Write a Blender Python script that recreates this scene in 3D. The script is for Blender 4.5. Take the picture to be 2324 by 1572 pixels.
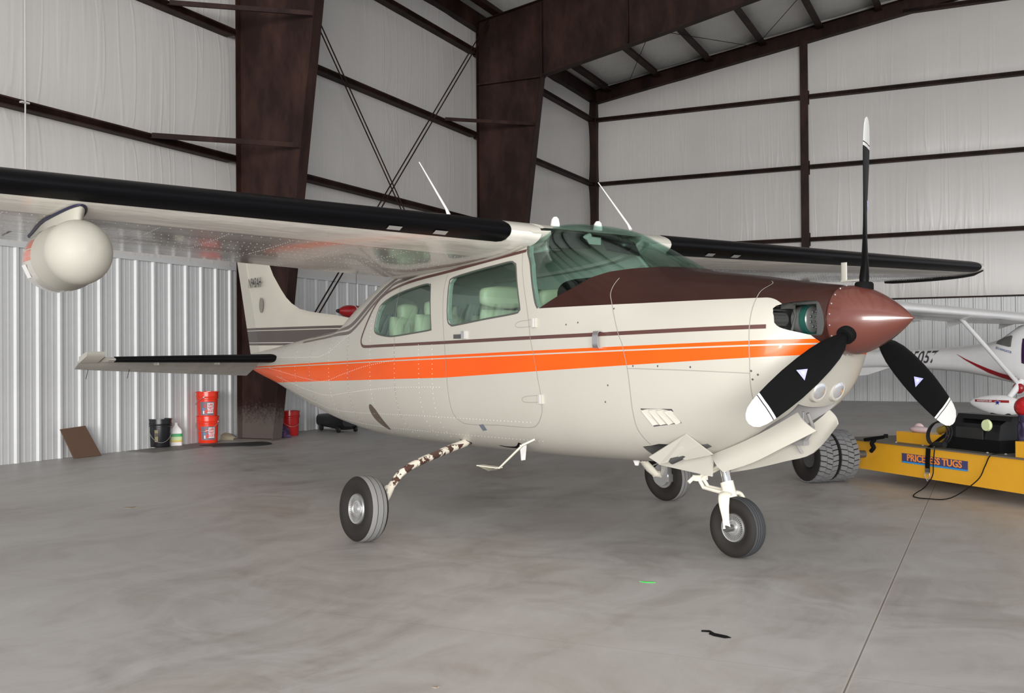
import bpy, bmesh, math, random
import numpy as np
from mathutils import Vector, Matrix
random.seed(7)
for o in list(bpy.data.objects): bpy.data.objects.remove(o)
SC = bpy.context.scene
COL = SC.collection
# ------------------------------------------------------------------ camera, world, lights, exposure
CAMP = np.array([0, 0, 1.2])
def cam_basis(pitch=.0089, roll=-.0071):
    f = np.array([0, math.cos(pitch), math.sin(pitch)]); r = np.array([1., 0, 0]); u = np.cross(r, f)
    c, s = math.cos(roll), math.sin(roll)
    return np.array([c*r+s*u, -s*r+c*u, f])
B3 = cam_basis()
cd = bpy.data.cameras.new('camera'); cam = bpy.data.objects.new('camera', cd); COL.objects.link(cam)
cd.sensor_fit = 'HORIZONTAL'; cd.sensor_width = 36; cd.lens = 36; cd.clip_start = .05; cd.clip_end = 200
mw = Matrix.Identity(4)
for i in range(3):
    mw[i][0] = B3[0][i]; mw[i][1] = B3[1][i]; mw[i][2] = -B3[2][i]; mw[i][3] = CAMP[i]
cam.matrix_world = mw
SC.camera = cam
w = bpy.data.worlds.new('world'); SC.world = w; w.use_nodes = True
bg = w.node_tree.nodes['Background']; bg.inputs[0].default_value = (.92, .96, 1, 1); bg.inputs[1].default_value = .80
vs = SC.view_settings; vs.view_transform = 'Standard'; vs.look = 'None'; vs.gamma = 1; vs.use_curve_mapping = False; vs.exposure = 0.0
SC.display_settings.display_device = 'sRGB'
def light(name, kind, loc, target, power, size=1, color=(1, 1, 1), sizey=None):
    ld = bpy.data.lights.new(name, kind); ld.energy = power; ld.color = color
    if kind == 'AREA':
        ld.size = size
        if sizey: ld.shape = 'RECTANGLE'; ld.size_y = sizey
    else: ld.shadow_soft_size = size
    o = bpy.data.objects.new(name, ld); COL.objects.link(o); o.location = loc
    d = Vector(target)-Vector(loc); o.rotation_euler = d.to_track_quat('-Z', 'Y').to_euler()
    return o
# daylight coming in through the open hangar door behind the photographer, and the camera's own flash
light('door_daylight', 'AREA', (-2, -17, 2.9), (1, 14, 2.6), 8900, 20, (1, .985, .96), 5.6)
fl = light('camera_flash', 'SPOT', (-.06, .0, 1.29), (.1, 8, 1.45), 330, .02, (1, .97, .93)); fl.data.spot_size = math.radians(100); fl.data.spot_blend = .6
# ------------------------------------------------------------------ materials
MATS = {}
class NT:
    """tiny node-graph writer: values are floats or sockets"""
    def __init__(s, mat): s.t = mat.node_tree; s.n = s.t.nodes; s.l = s.t.links
    def put(s, sock, v):
        if hasattr(v, 'is_output') or isinstance(v, bpy.types.NodeSocket): s.l.new(v, sock)
        else: sock.default_value = v
    def m(s, op, a, b=0., c=None):
        n = s.n.new('ShaderNodeMath'); n.operation = op; s.put(n.inputs[0], a); s.put(n.inputs[1], b)
        if c is not None: s.put(n.inputs[2], c)
        return n.outputs[0]
    def mix(s, f, a, b):
        n = s.n.new('ShaderNodeMix'); n.data_type = 'RGBA'; s.put(n.inputs[0], f)
        s.put(n.inputs[6], a if not isinstance(a, tuple) else (*a, 1)); s.put(n.inputs[7], b if not isinstance(b, tuple) else (*b, 1)); return n.outputs[2]
    def coord(s, which='Object'):
        return s.n.new('ShaderNodeTexCoord').outputs[which]
    def xyz(s, v):
        n = s.n.new('ShaderNodeSeparateXYZ'); s.l.new(v, n.inputs[0]); return n.outputs
    def noise(s, v, scale, detail=4, rough=.5, stretch=None):
        if stretch:
            mp = s.n.new('ShaderNodeMapping'); mp.inputs['Scale'].default_value = stretch; s.l.new(v, mp.inputs[0]); v = mp.outputs[0]
        n = s.n.new('ShaderNodeTexNoise'); s.l.new(v, n.inputs['Vector']); n.inputs['Scale'].default_value = scale
        n.inputs['Detail'].default_value = detail; n.inputs['Roughness'].default_value = rough; return n.outputs[0]
    def ramp(s, f, stops):
        n = s.n.new('ShaderNodeValToRGB'); s.l.new(f, n.inputs[0]); e = n.color_ramp.elements
        while len(e) < len(stops): e.new(.5)
        for i, (p, c) in enumerate(stops): e[i].position = p; e[i].color = (*c, 1) if isinstance(c, tuple) else (c, c, c, 1)
        return n.outputs[0]
    def bump(s, h, strength=.3, dist=.01):
        n = s.n.new('ShaderNodeBump'); n.inputs['Strength'].default_value = strength; n.inputs['Distance'].default_value = dist
        s.l.new(h, n.inputs['Height']); return n.outputs[0]
def mat(name, col, rough=.5, metal=0, spec=.5, coat=0, emit=None, alpha=None, build=None):
    if name in MATS: return MATS[name]
    m = bpy.data.materials.new(name); m.use_nodes = True; b = m.node_tree.nodes['Principled BSDF']
    b.inputs['Base Color'].default_value = (*col, 1); b.inputs['Roughness'].default_value = rough
    b.inputs['Metallic'].default_value = metal; b.inputs['Specular IOR Level'].default_value = spec; b.inputs['Coat Weight'].default_value = coat
    b.inputs['Coat Roughness'].default_value = .08
    if emit: b.inputs['Emission Color'].default_value = (*emit[0], 1); b.inputs['Emission Strength'].default_value = emit[1]
    nt = NT(m)
    if build: build(nt, b)
    elif metal < .5:   # faint procedural mottling so nothing is perfectly flat
        f = nt.noise(nt.coord(), 9, 5, .6); c2 = tuple(min(1, x*1.06) for x in col); c1 = tuple(x*.93 for x in col)
        nt.l.new(nt.mix(f, c1, c2), b.inputs['Base Color'])
    MATS[name] = m; return m
CREAM = (.66, .625, .545); BROWN = (.085, .034, .026); ORANGE = (.86, .12, .006)
def paint_body(nt, b):
    o = nt.coord(); X, Y, Z = nt.xyz(o)
    n = nt.noise(o, 2.2, 6, .55); base = nt.mix(n, (.41, .39, .345), (.455, .435, .39))
    # orange band with a cream pinstripe
    bot = nt.m('MAXIMUM', nt.m('MULTIPLY_ADD', X, .0516, 1.0585), nt.m('MULTIPLY_ADD', X, .0283, 1.052))
    top = nt.m('MULTIPLY_ADD', X, .0243, 1.213); pin = nt.m('MULTIPLY_ADD', X, .0232, 1.190)
    msk = nt.m('MULTIPLY', nt.m('GREATER_THAN', Z, bot), nt.m('LESS_THAN', Z, top))
    pm = nt.m('GREATER_THAN', nt.m('ABSOLUTE', nt.m('SUBTRACT', Z, pin)), .0042)
    msk = nt.m('MULTIPLY', msk, pm)
    aft = nt.m('MULTIPLY', nt.m('LESS_THAN', X, -4.42), nt.m('LESS_THAN', Z, top)); msk = nt.m('MAXIMUM', msk, nt.m('MULTIPLY', aft, pm))
    oc = nt.mix(nt.noise(o, 3, 4), (.68, .072, .001), (.80, .098, .001))
    c = nt.mix(msk, base, oc)
    q = nt.m('MAXIMUM', nt.m('SUBTRACT', X, 2.38), 0.); zl = nt.m('SUBTRACT', 1.501, nt.m('MULTIPLY', nt.m('MULTIPLY', q, q), 3.7))
    bm = nt.m('MULTIPLY', nt.m('GREATER_THAN', X, .80), nt.m('GREATER_THAN', Z, zl))
    c = nt.mix(bm, c, nt.mix(nt.noise(o, 4, 4), (.022, .0068, .0048), (.034, .0105, .0078)))
    nt.l.new(c, b.inputs['Base Color'])
    nt.l.new(nt.bump(nt.noise(o, 3.0, 2, .4), .05, .03), b.inputs['Normal'])
def paint_cream(nt, b):
    o = nt.coord(); n = nt.noise(o, 3, 5, .6); nt.l.new(nt.mix(n, (.45, .43, .38), (.51, .49, .435)), b.inputs['Base Color'])
    nt.l.new(nt.bump(nt.noise(o, 2.5, 2, .4), .06, .03), b.inputs['Normal'])
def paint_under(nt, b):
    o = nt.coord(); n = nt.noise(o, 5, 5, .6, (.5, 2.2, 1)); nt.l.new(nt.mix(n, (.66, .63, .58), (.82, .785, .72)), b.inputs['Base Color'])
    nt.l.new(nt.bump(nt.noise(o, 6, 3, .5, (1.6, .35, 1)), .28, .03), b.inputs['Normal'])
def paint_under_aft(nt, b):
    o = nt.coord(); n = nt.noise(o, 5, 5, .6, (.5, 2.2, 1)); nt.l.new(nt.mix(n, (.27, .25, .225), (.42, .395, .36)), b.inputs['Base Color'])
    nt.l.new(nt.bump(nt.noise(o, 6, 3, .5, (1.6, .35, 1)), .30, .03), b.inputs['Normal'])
def paint_fin(nt, b):
    o = nt.coord(); X, Y, Z = nt.xyz(o); n = nt.noise(o, 3, 5, .6); base = nt.mix(n, (.45, .425, .365), (.52, .49, .42))
    # grey-brown band running along the base of the fin, edged with pinstripes
    t0 = nt.m('MULTIPLY_ADD', nt.m('ADD', X, 5.), -.0112, 1.526)
    b0 = nt.m('MULTIPLY_ADD', nt.m('ADD', X, 5.), -.0112, 1.335)
    msk = nt.m('MULTIPLY', nt.m('LESS_THAN', Z, t0), nt.m('GREATER_THAN', Z, b0))
    p1 = nt.m('GREATER_THAN', nt.m('ABSOLUTE', nt.m('SUBTRACT', Z, nt.m('SUBTRACT', t0, .030))), .004)
    p2 = nt.m('GREATER_THAN', nt.m('ABSOLUTE', nt.m('SUBTRACT', Z, nt.m('ADD', b0, .028))), .004)
    msk = nt.m('MULTIPLY', msk, nt.m('MULTIPLY', p1, p2))
    nt.l.new(nt.mix(msk, base, (.058, .042, .036)), b.inputs['Base Color'])
def chipped(nt, b):
    o = nt.coord(); n = nt.noise(o, 14, 6, .65); f = nt.ramp(n, [(.50, 0.), (.525, 1.)])
    X, Y, Z = nt.xyz(o); up = nt.m('MULTIPLY', nt.m('LESS_THAN', Z, .56), nt.m('GREATER_THAN', Z, .335))
    nt.l.new(nt.mix(nt.m('MULTIPLY', f, up), (.74, .69, .58), (.075, .035, .028)), b.inputs['Base Color'])
def concrete(nt, b):
    o = nt.coord(); wv = nt.n.new('ShaderNodeTexNoise'); nt.l.new(o, wv.inputs['Vector']); wv.inputs['Scale'].default_value = .9; va = nt.n.new('ShaderNodeVectorMath'); va.operation = 'MULTIPLY_ADD'; nt.l.new(wv.outputs['Color'], va.inputs[0]); va.inputs[1].default_value = (1.1, 1.1, 0); nt.l.new(o, va.inputs[2]); o = va.outputs[0]; n1 = nt.noise(o, .7, 7, .62); n2 = nt.noise(o, 5.2, 9, .72, (1, .55, 1)); n3 = nt.noise(o, 38, 4, .6)
    n4 = nt.noise(o, 1.5, 7, .7, (.5, 2.1, 1))
    f = nt.m('ADD', nt.m('MULTIPLY', n1, .30), nt.m('ADD', nt.m('MULTIPLY', n2, .34), nt.m('MULTIPLY', n4, .36)))
    c = nt.ramp(f, [(.36, (.26, .236, .218)), (.45, (.355, .332, .315)), (.51, (.41, .392, .376)), (.62, (.48, .463, .45))])
    c2 = nt.mix(nt.m('MULTIPLY', nt.m('GREATER_THAN', nt.noise(o, 17, 3, .5), .735), .5), c, (.34, .31, .27))
    c3 = nt.mix(nt.m('MULTIPLY', nt.ramp(nt.noise(o, .8, 3), [(.55, 0.), (.7, 1.)]), .18), c2, (.25, .15, .09))
    c4 = nt.mix(nt.m('MULTIPLY', n3, .22), c3, (.28, .265, .25))
    nt.l.new(c4, b.inputs['Base Color'])
    nt.l.new(nt.m('MULTIPLY_ADD', n2, .4, .25), b.inputs['Roughness'])
    nt.l.new(nt.bump(n3, .08, .004), b.inputs['Normal'])
def insul(nt, b):
    o = nt.coord(); n = nt.noise(o, 1.3, 5, .6)
    nt.l.new(nt.mix(n, (.50, .48, .465), (.555, .535, .52)), b.inputs['Base Color'])
    # vertical wrinkles: noise stretched along z
    a = nt.noise(o, 9, 2, .5, (1, 1, .02)); c = nt.noise(o, 2.2, 2, .6, (1, 1, .035)); d = nt.noise(o, 26, 2, .5, (1, 1, .02))
    k = nt.ramp(c, [(.47, 0.), (.50, 1.), (.53, 0.)])
    h = nt.m('ADD', nt.m('MULTIPLY', a, .5), nt.m('ADD', nt.m('MULTIPLY', k, .35), nt.m('MULTIPLY', d, .2)))
    nt.l.new(nt.bump(h, .20, .03), b.inputs['Normal'])
def steel(nt, b):
    o = nt.coord(); n = nt.noise(o, 2.0, 6, .65, (1, 1, .4)); f = nt.noise(o, 30, 3, .6)
    c = nt.mix(nt.ramp(n, [(.42, 0.), (.66, 1.)]), (.013, .0047, .0038), (.038, .0165, .0125))
    X, Y, Z = nt.xyz(o)
    dust = nt.m('MULTIPLY', nt.ramp(nt.m('SUBTRACT', Z, nt.m('MULTIPLY', f, .5)), [(0., 1.), (.28, 0.)]), .32)
    nt.l.new(nt.mix(dust, c, (.24, .21, .19)), b.inputs['Base Color'])
def fabric_red(nt, b): pass
body_m = mat('cream_orange_brown_paint', CREAM, .36, spec=.28, coat=.10, build=paint_body)
cream_m = mat('cream_paint', CREAM, .36, spec=.4, coat=.15, build=paint_cream)
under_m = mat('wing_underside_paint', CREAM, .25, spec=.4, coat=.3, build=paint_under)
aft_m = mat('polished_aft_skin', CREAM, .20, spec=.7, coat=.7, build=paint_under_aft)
fin_m = mat('fin_paint', CREAM, .35, coat=.3, build=paint_fin)
brown_m = mat('brown_paint', BROWN, .22, coat=.6)
spin_m = mat('spinner_brown', (.115, .034, .025), .26, coat=.45)
boot2_m = mat('tail_boot_rubber', (.003, .003, .0035), .6, spec=.08)
boot_m = mat('black_deice_rubber', (.0025, .0025, .0032), .32, spec=.10)
rub_m = mat('tire_rubber', (.017, .0145, .013), .75, spec=.3)
tread_m = mat('worn_tread', (.19, .188, .185), .8)
groove_m = mat('tread_groove', (.01, .01, .01), .9)
tread2_m = mat('dark_tread', (.045, .048, .052), .7)
chrome_m = mat('chrome', (.85, .85, .86), .08, 1)
alu_m = mat('cast_aluminium', (.62, .62, .62), .38, .85)
dalu_m = mat('dark_metal', (.12, .12, .12), .45, .6)
line_m = mat('panel_gap', (.27, .25, .225), .6)
gask_m = mat('window_gasket', (.07, .075, .065), .6)
prop_m = mat('propeller_black', (.003, .003, .0033), .5, spec=.12)
white_m = mat('white_paint', (.74, .72, .71), .4, coat=.1)
chip_m = mat('chipped_cream_paint', CREAM, .35, build=chipped)
leg_m = mat('gear_cream', (.74, .70, .59), .35, coat=.2)
seat_m = mat('cream_leather', (.62, .59, .42), .45)
head_m = mat('cabin_lining', (.40, .43, .38), .7)
blk_m = mat('black_plastic', (.008, .008, .009), .38)
blkm_m = mat('black_matt', (.004, .004, .004), .8, spec=.12)
steel_m = mat('oxide_primer_steel', (.05, .022, .018), .6, spec=.22, build=steel)
ins_m = mat('white_vinyl_insulation', (.62, .6, .58), .33, spec=.5, build=insul)
def glassm(name, col, refl=.08):
    m = bpy.data.materials.new(name); m.use_nodes = True; nt = m.node_tree; nt.nodes.clear()
    out = nt.nodes.new('ShaderNodeOutputMaterial'); t = nt.nodes.new('ShaderNodeBsdfTransparent'); t.inputs[0].default_value = (*col, 1)
    g = nt.nodes.new('ShaderNodeBsdfGlossy'); g.inputs['Roughness'].default_value = .02; g.inputs[0].default_value = (1, 1, 1, 1)
    fr = nt.nodes.new('ShaderNodeLayerWeight'); fr.inputs[0].default_value = .25
    mp = nt.nodes.new('ShaderNodeMath'); mp.operation = 'MULTIPLY_ADD'; nt.links.new(fr.outputs['Fresnel'], mp.inputs[0]); mp.inputs[1].default_value = .20; mp.inputs[2].default_value = refl*.4
    mx = nt.nodes.new('ShaderNodeMixShader'); nt.links.new(mp.outputs[0], mx.inputs[0]); nt.links.new(t.outputs[0], mx.inputs[1]); nt.links.new(g.outputs[0], mx.inputs[2])
    nt.links.new(mx.outputs[0], out.inputs[0]); return m
glass_m = glassm('green_tinted_glass', (.78, .875, .845), .05)
clear_m = glassm('clear_plastic', (.9, .9, .9))
# ------------------------------------------------------------------ mesh helpers
class MB:
    def __init__(s): s.v = []; s.f = []; s.mi = []; s.m = 0
    def add(s, vs, fs, mi=None):
        b = len(s.v); s.v += [tuple(map(float, p)) for p in vs]
        s.f += [tuple(b+i for i in f) for f in fs]; s.mi += [s.m if mi is None else mi]*len(fs); return s
    def loft(s, rings, cap=True, closed=True, mi=None):
        n = len(rings[0]); vs = [p for r in rings for p in r]; fs = []
        for i in range(len(rings)-1):
            for j in range(n if closed else n-1):
                k = (j+1) % n; fs.append((i*n+j, i*n+k, (i+1)*n+k, (i+1)*n+j))
        if cap and closed: fs.append(tuple(range(n-1, -1, -1))); fs.append(tuple((len(rings)-1)*n+j for j in range(n)))
        return s.add(vs, fs, mi)
    def box(s, c, d, ax=None, mi=None, bev=0):
        ax = ax if ax is not None else np.eye(3); c = np.array(c, float); h = np.array(d, float)/2
        if bev > 0:   # chamfered along the long edges
            b = bev; pts = [(-1, -1), (1, -1), (1, 1), (-1, 1)]; ring = []
            for (a, e) in pts:
                q = [(a*h[0], e*(h[1]-b)), (a*(h[0]-b), e*h[1])]
                if (a, e) in ((1, -1), (-1, 1)): q = q[::-1]
                ring += q
            rr = [[(x*k, y*k2, z) for x, y in ring] for z, k, k2 in ((-h[2], (h[0]-b)/h[0], (h[1]-b)/h[1]), (-h[2]+b, 1, 1), (h[2]-b, 1, 1), (h[2], (h[0]-b)/h[0], (h[1]-b)/h[1]))]
            return s.loft([[c+np.array(p)@ax for p in r] for r in rr], mi=mi)
        vs = [c+(np.array([x, y, z])*h)@ax for z in (-1, 1) for x, y in ((-1, -1), (1, -1), (1, 1), (-1, 1))]
        return s.add(vs, [(3, 2, 1, 0), (4, 5, 6, 7), (0, 1, 5, 4), (1, 2, 6, 5), (2, 3, 7, 6), (3, 0, 4, 7)], mi)
    def tube(s, path, r, n=10, mi=None, cap=True, flat=1.):
        P = [np.array(p, float) for p in path]; rr = r if hasattr(r, '__len__') else [r]*len(P); rings = []; up = None
        for i, p in enumerate(P):
            t = P[min(i+1, len(P)-1)]-P[max(i-1, 0)]; t = t/(np.linalg.norm(t)+1e-9)
            if up is None: up = np.array([0, 0, 1.]) if abs(t[2]) < .9 else np.array([1., 0, 0])
            a = np.cross(t, up); a /= np.linalg.norm(a)+1e-9; bb = np.cross(a, t); up = bb
            rings.append([p+rr[i]*(math.cos(2*math.pi*k/n)*a+flat*math.sin(2*math.pi*k/n)*bb) for k in range(n)])
        return s.loft(rings, cap=cap, mi=mi)
    def lathe(s, prof, org=(0, 0, 0), axis=(0, 0, 1), n=32, mi=None, cap=True):
        ax = np.array(axis, float); ax /= np.linalg.norm(ax); h = np.array([1., 0, 0]) if abs(ax[0]) < .9 else np.array([0, 1., 0])
        a = np.cross(h, ax); a /= np.linalg.norm(a); b = np.cross(ax, a); o = np.array(org, float)
        return s.loft([[o+ax*z+max(r, 1e-4)*(math.cos(2*math.pi*k/n)*a+math.sin(2*math.pi*k/n)*b) for k in range(n)] for r, z in prof], cap=cap, mi=mi)
    def ell(s, c, r, n=16, m=10, ax=None, mi=None):
        ax = ax if ax is not None else np.eye(3); rings = []
        for i in range(m+1):
            t = math.pi*(i/m-.5); t = max(min(t, 1.565), -1.565)
            rings.append([np.array(c)+np.array([r[0]*math.cos(t)*math.cos(2*math.pi*k/n), r[1]*math.cos(t)*math.sin(2*math.pi*k/n), r[2]*math.sin(t)])@ax for k in range(n)])
        return s.loft(rings, mi=mi)
    def prism(s, poly, d0, d1, f, mi=None):
        """poly list of (a,b); f(a,b,d)->point"""
        return s.loft([[f(a, b, d0) for a, b in poly], [f(a, b, d1) for a, b in poly]], mi=mi)
def obj(name, mb, mats, parent=None, smooth=35, **tags):
    me = bpy.data.meshes.new(name); me.from_pydata(mb.v, [], mb.f); me.update()
    if not isinstance(mats, (list, tuple)): mats = [mats]
    for m in mats: me.materials.append(m)
    me.polygons.foreach_set('material_index', mb.mi)
    bm = bmesh.new(); bm.from_mesh(me); bmesh.ops.recalc_face_normals(bm, faces=bm.faces); bm.to_mesh(me); bm.free()
    o = bpy.data.objects.new(name, me); COL.objects.link(o)
    if parent: o.parent = parent
    for k, v in tags.items(): o[k] = v
    shade(o, smooth); return o
def shade(o, ang=35):
    if ang: 
        o.data.shade_smooth(); o.data.set_sharp_from_angle(angle=math.radians(ang))
def boolean(o, cutters, op='DIFFERENCE', ang=35):
    for c in cutters:
        c.parent = o.parent
        md = o.modifiers.new('b', 'BOOLEAN'); md.operation = op; md.object = c; md.solver = 'EXACT'; bpy.context.view_layer.update()
        dg = bpy.context.evaluated_depsgraph_get(); me = bpy.data.meshes.new_from_object(o.evaluated_get(dg), preserve_all_data_layers=True, depsgraph=dg)
        o.modifiers.clear(); o.data = me
    shade(o, ang)
def kill(*os):
    for o in os: bpy.data.objects.remove(o)
def empty(name, loc, rz=0, **tags):
    o = bpy.data.objects.new(name, None); COL.objects.link(o); o.location = loc; o.rotation_euler = (0, 0, rz); o.empty_display_size = .3
    for k, v in tags.items(): o[k] = v
    return o
def copy_tree(o, parent=None):
    c = o.copy(); COL.objects.link(c)
    if parent: c.parent = parent
    for ch in list(o.children): copy_tree(ch, c)
    return c
def curve_pts(pts, k=6):
    """Catmull-Rom through points"""
    P = [np.array(p, float) for p in pts]; out = []
    for i in range(len(P)-1):
        a, b, c, d = P[max(i-1, 0)], P[i], P[i+1], P[min(i+2, len(P)-1)]
        for t in np.linspace(0, 1, k, endpoint=False):
            out.append(.5*((2*b)+(-a+c)*t+(2*a-5*b+4*c-d)*t*t+(-a+3*b-3*c+d)*t**3))
    out.append(P[-1]); return out
def text_mb(txt, size, f, extrude=.002, bold=0, shear=0, sx=1., align='CENTER'):
    """text as mesh; f maps (x,y,z) of the flat text to a point"""
    cu = bpy.data.curves.new('t', 'FONT'); cu.body = txt; cu.size = size; cu.extrude = extrude; cu.align_x = align; cu.align_y = 'CENTER'; cu.offset = bold; cu.shear = shear; cu.resolution_u = 3
    to = bpy.data.objects.new('t', cu); COL.objects.link(to); dg = bpy.context.evaluated_depsgraph_get(); me = bpy.data.meshes.new_from_object(to.evaluated_get(dg), depsgraph=dg)
    mb = MB(); mb.add([f(v.co.x*sx, v.co.y, v.co.z) for v in me.vertices], [tuple(p.vertices) for p in me.polygons])
    bpy.data.objects.remove(to); bpy.data.meshes.remove(me); return mb
# ------------------------------------------------------------------ fuselage shape
# fuselage stations: X, z bottom, z top, half width, z of max width, upper exponent, lower exponent
FUS=np.array([
(-5.05,1.13,1.22,.030,1.18,2.0,2.0),
(-4.90,1.07,1.245,.065,1.17,2.0,2.0),
(-4.60,1.00,1.275,.115,1.15,2.1,2.0),
(-4.20,.925,1.31,.17,1.13,2.2,2.1),
(-3.60,.785,1.375,.25,1.11,2.3,2.2),
(-3.00,.655,1.43,.325,1.10,2.4,2.3),
(-2.65,.595,1.465,.37,1.10,2.5,2.4),
(-2.40,.562,1.545,.40,1.10,2.5,2.4),
(-2.15,.535,1.675,.43,1.10,2.6,2.5),
(-1.85,.515,1.80,.475,1.10,2.7,2.5),
(-1.50,.505,1.915,.525,1.10,2.9,2.6),
(-1.00,.50,2.02,.575,1.10,3.2,2.7),
(-.50,.50,2.075,.60,1.10,3.6,2.8),
(.30,.505,2.09,.61,1.10,4.0,2.8),
(.70,.51,2.09,.61,1.10,4.0,2.8),
(.85,.513,2.055,.608,1.10,3.7,2.8),
(1.00,.517,1.995,.605,1.10,3.3,2.8),
(1.15,.522,1.935,.60,1.10,2.9,2.8),
(1.35,.53,1.84,.592,1.12,2.6,2.8),
(1.50,.545,1.768,.585,1.13,2.5,2.8),
(1.60,.556,1.725,.578,1.13,2.5,2.8),
(1.80,.59,1.692,.56,1.14,2.5,2.7),
(2.10,.69,1.65,.52,1.16,2.5,2.6),
(2.30,.80,1.615,.475,1.18,2.5,2.4),
(2.42,.865,1.597,.435,1.2,2.4,2.3),
(2.50,.94,1.585,.385,1.23,2.4,2.3),
(2.57,1.06,1.575,.325,1.27,2.3,2.2),
(2.62,1.15,1.568,.26,1.32,2.2,2.1),
(2.655,1.20,1.555,.20,1.36,2.0,2.0),
])
def _pchip(x,y,q):
    x=np.asarray(x,float);y=np.asarray(y,float);q=np.clip(np.asarray(q,float),x[0],x[-1])
    h=np.diff(x);d=np.diff(y)/h;m=np.zeros_like(y)
    for i in range(1,len(x)-1):
        if d[i-1]*d[i]>0:
            w1=2*h[i]+h[i-1];w2=h[i]+2*h[i-1];m[i]=(w1+w2)/(w1/d[i-1]+w2/d[i])
    m[0]=d[0];m[-1]=d[-1]
    k=np.clip(np.searchsorted(x,q)-1,0,len(h)-1);t=(q-x[k])/h[k]
    return (2*t**3-3*t**2+1)*y[k]+(t**3-2*t*t+t)*h[k]*m[k]+(-2*t**3+3*t*t)*y[k+1]+(t**3-t*t)*h[k]*m[k+1]
def sec(X,off=0.):
    v=[_pchip(FUS[:,0],FUS[:,i],X) for i in range(1,7)]
    return v[0]+off,v[1]-off,v[2]-off,v[3],v[4],v[5]
def inside(X,Y,Z):
    zb,zt,hw,zc,nu,nl=sec(X)
    a=abs(Y)/hw; b=np.where(Z>zc,(Z-zc)/(zt-zc),(zc-Z)/(zc-zb)); n=np.where(Z>zc,nu,nl)
    return a**n+np.abs(b)**n-1
def ysurf(X,Z,off=0.):
    zb,zt,hw,zc,nu,nl=sec(X,-off)
    b=(Z-zc)/(zt-zc) if Z>zc else (zc-Z)/(zc-zb); n=nu if Z>zc else nl
    return hw*max(0.,1-min(1,abs(b))**n)**(1/n)
# ------------------------------------------------------------------ the hangar (s along the left wall from the far corner, t away from it)
HK = np.array([2.2637, 28.8381, 0]); TH = 1.1313
DL = np.array([-math.cos(TH), -math.sin(TH), 0]); DR = np.array([math.sin(TH), -math.cos(TH), 0]); UP = np.array([0, 0, 1.])
HAX = np.array([DL, DR, UP])
def Hw(s, t, z=0): return HK+s*DL+t*DR+z*UP
def hbox(mb, s0, s1, t0, t1, z0, z1): return mb.box(Hw((s0+s1)/2, (t0+t1)/2, (z0+z1)/2), (abs(s1-s0), abs(t1-t0), abs(z1-z0)), HAX)
def floor_build(nt, b):
    concrete(nt, b); X, Y, Z = nt.xyz(nt.coord())
    src = b.inputs['Base Color'].links[0].from_socket
    d1 = nt.m('ABSOLUTE', nt.m('SUBTRACT', Y, 9.73)); d2 = nt.m('ABSOLUTE', nt.m('SUBTRACT', X, 23.08))
    g = nt.m('MAXIMUM', nt.m('MULTIPLY', nt.m('LESS_THAN', d1, .0028), .8), nt.m('MULTIPLY', nt.m('LESS_THAN', d2, .0018), .35))
    e = nt.m('MULTIPLY', nt.m('LESS_THAN', nt.m('ABSOLUTE', nt.m('SUBTRACT', d1, .007)), .0025), .5)
    c = nt.mix(e, src, (.50, .46, .40)); c = nt.mix(g, c, (.10, .085, .07)); nt.l.new(c, b.inputs['Base Color'])
floor_m = mat('sealed_concrete', (.15, .14, .135), .35, spec=.5, build=floor_build)
mb = MB(); mb.add([(-.4, -.4, 0), (33, -.4, 0), (33, 24, 0), (-.4, 24, 0), (-.4, -.4, -.2), (33, -.4, -.2), (33, 24, -.2), (-.4, 24, -.2)], [(0, 1, 2, 3), (7, 6, 5, 4), (0, 4, 5, 1), (1, 5, 6, 2), (2, 6, 7, 3), (3, 7, 4, 0)])
fo = obj('floor', mb, floor_m, smooth=0, kind='structure', label='grey stained concrete hangar floor with saw joints')
mm = Matrix.Identity(4)
for i in range(3): mm[i][0] = DL[i]; mm[i][1] = DR[i]; mm[i][3] = HK[i]
fo.matrix_world = mm
GZ = [4.075, 5.93, 7.73]                       # undersides of the girts
def bulge(z, zs, amp):
    for a, b in zip(zs[:-1], zs[1:]):
        if a <= z <= b: return amp*math.sin(math.pi*(z-a)/(b-a))**.6
    return 0
def insul_wall(name, label, u1, zt, fn, levels, amp=.09):
    nu = int(u1/.45); zs = []
    for a, b in zip(levels[:-1], levels[1:]): zs += list(np.linspace(a, b, 9)[:-1])
    zs.append(levels[-1]); m = MB(); rng = random.Random(5); rows = []
    off = [rng.uniform(.6, 1.25) for _ in range(nu+2)]
    for i in range(nu+1):
        u = u1*i/nu; top = zt(u)
        rows.append([fn(u, bulge(min(z, levels[-1]-1e-3), levels, amp*off[i]) if z < levels[-1] else 0, min(z, top)) for z in zs])
    n = len(zs); m.add([p for r in rows for p in r], [(i*n+j, (i+1)*n+j, (i+1)*n+j+1, i*n+j+1) for i in range(nu) for j in range(n-1)])
    o = obj(name, m, ins_m, smooth=60, kind='structure', label=label); return o
roofz = lambda t: 8.66+.167*t
wl = insul_wall('wall_left', 'long left hangar wall, white vinyl insulation bulging between brown girts', 32, lambda u: 8.7, lambda u, b, z: Hw(u, b*.55, z), [2.5, 4.12, 5.98, 7.78, 8.7])
we = insul_wall('wall_back', 'gable end wall of white vinyl insulation behind the aircraft', 23, lambda u: roofz(u), lambda u, b, z: Hw(b*.6, u, z), [2.5, 4.12, 5.98, 7.78, 9.62, 11.4, 12.6], .07)
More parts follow.
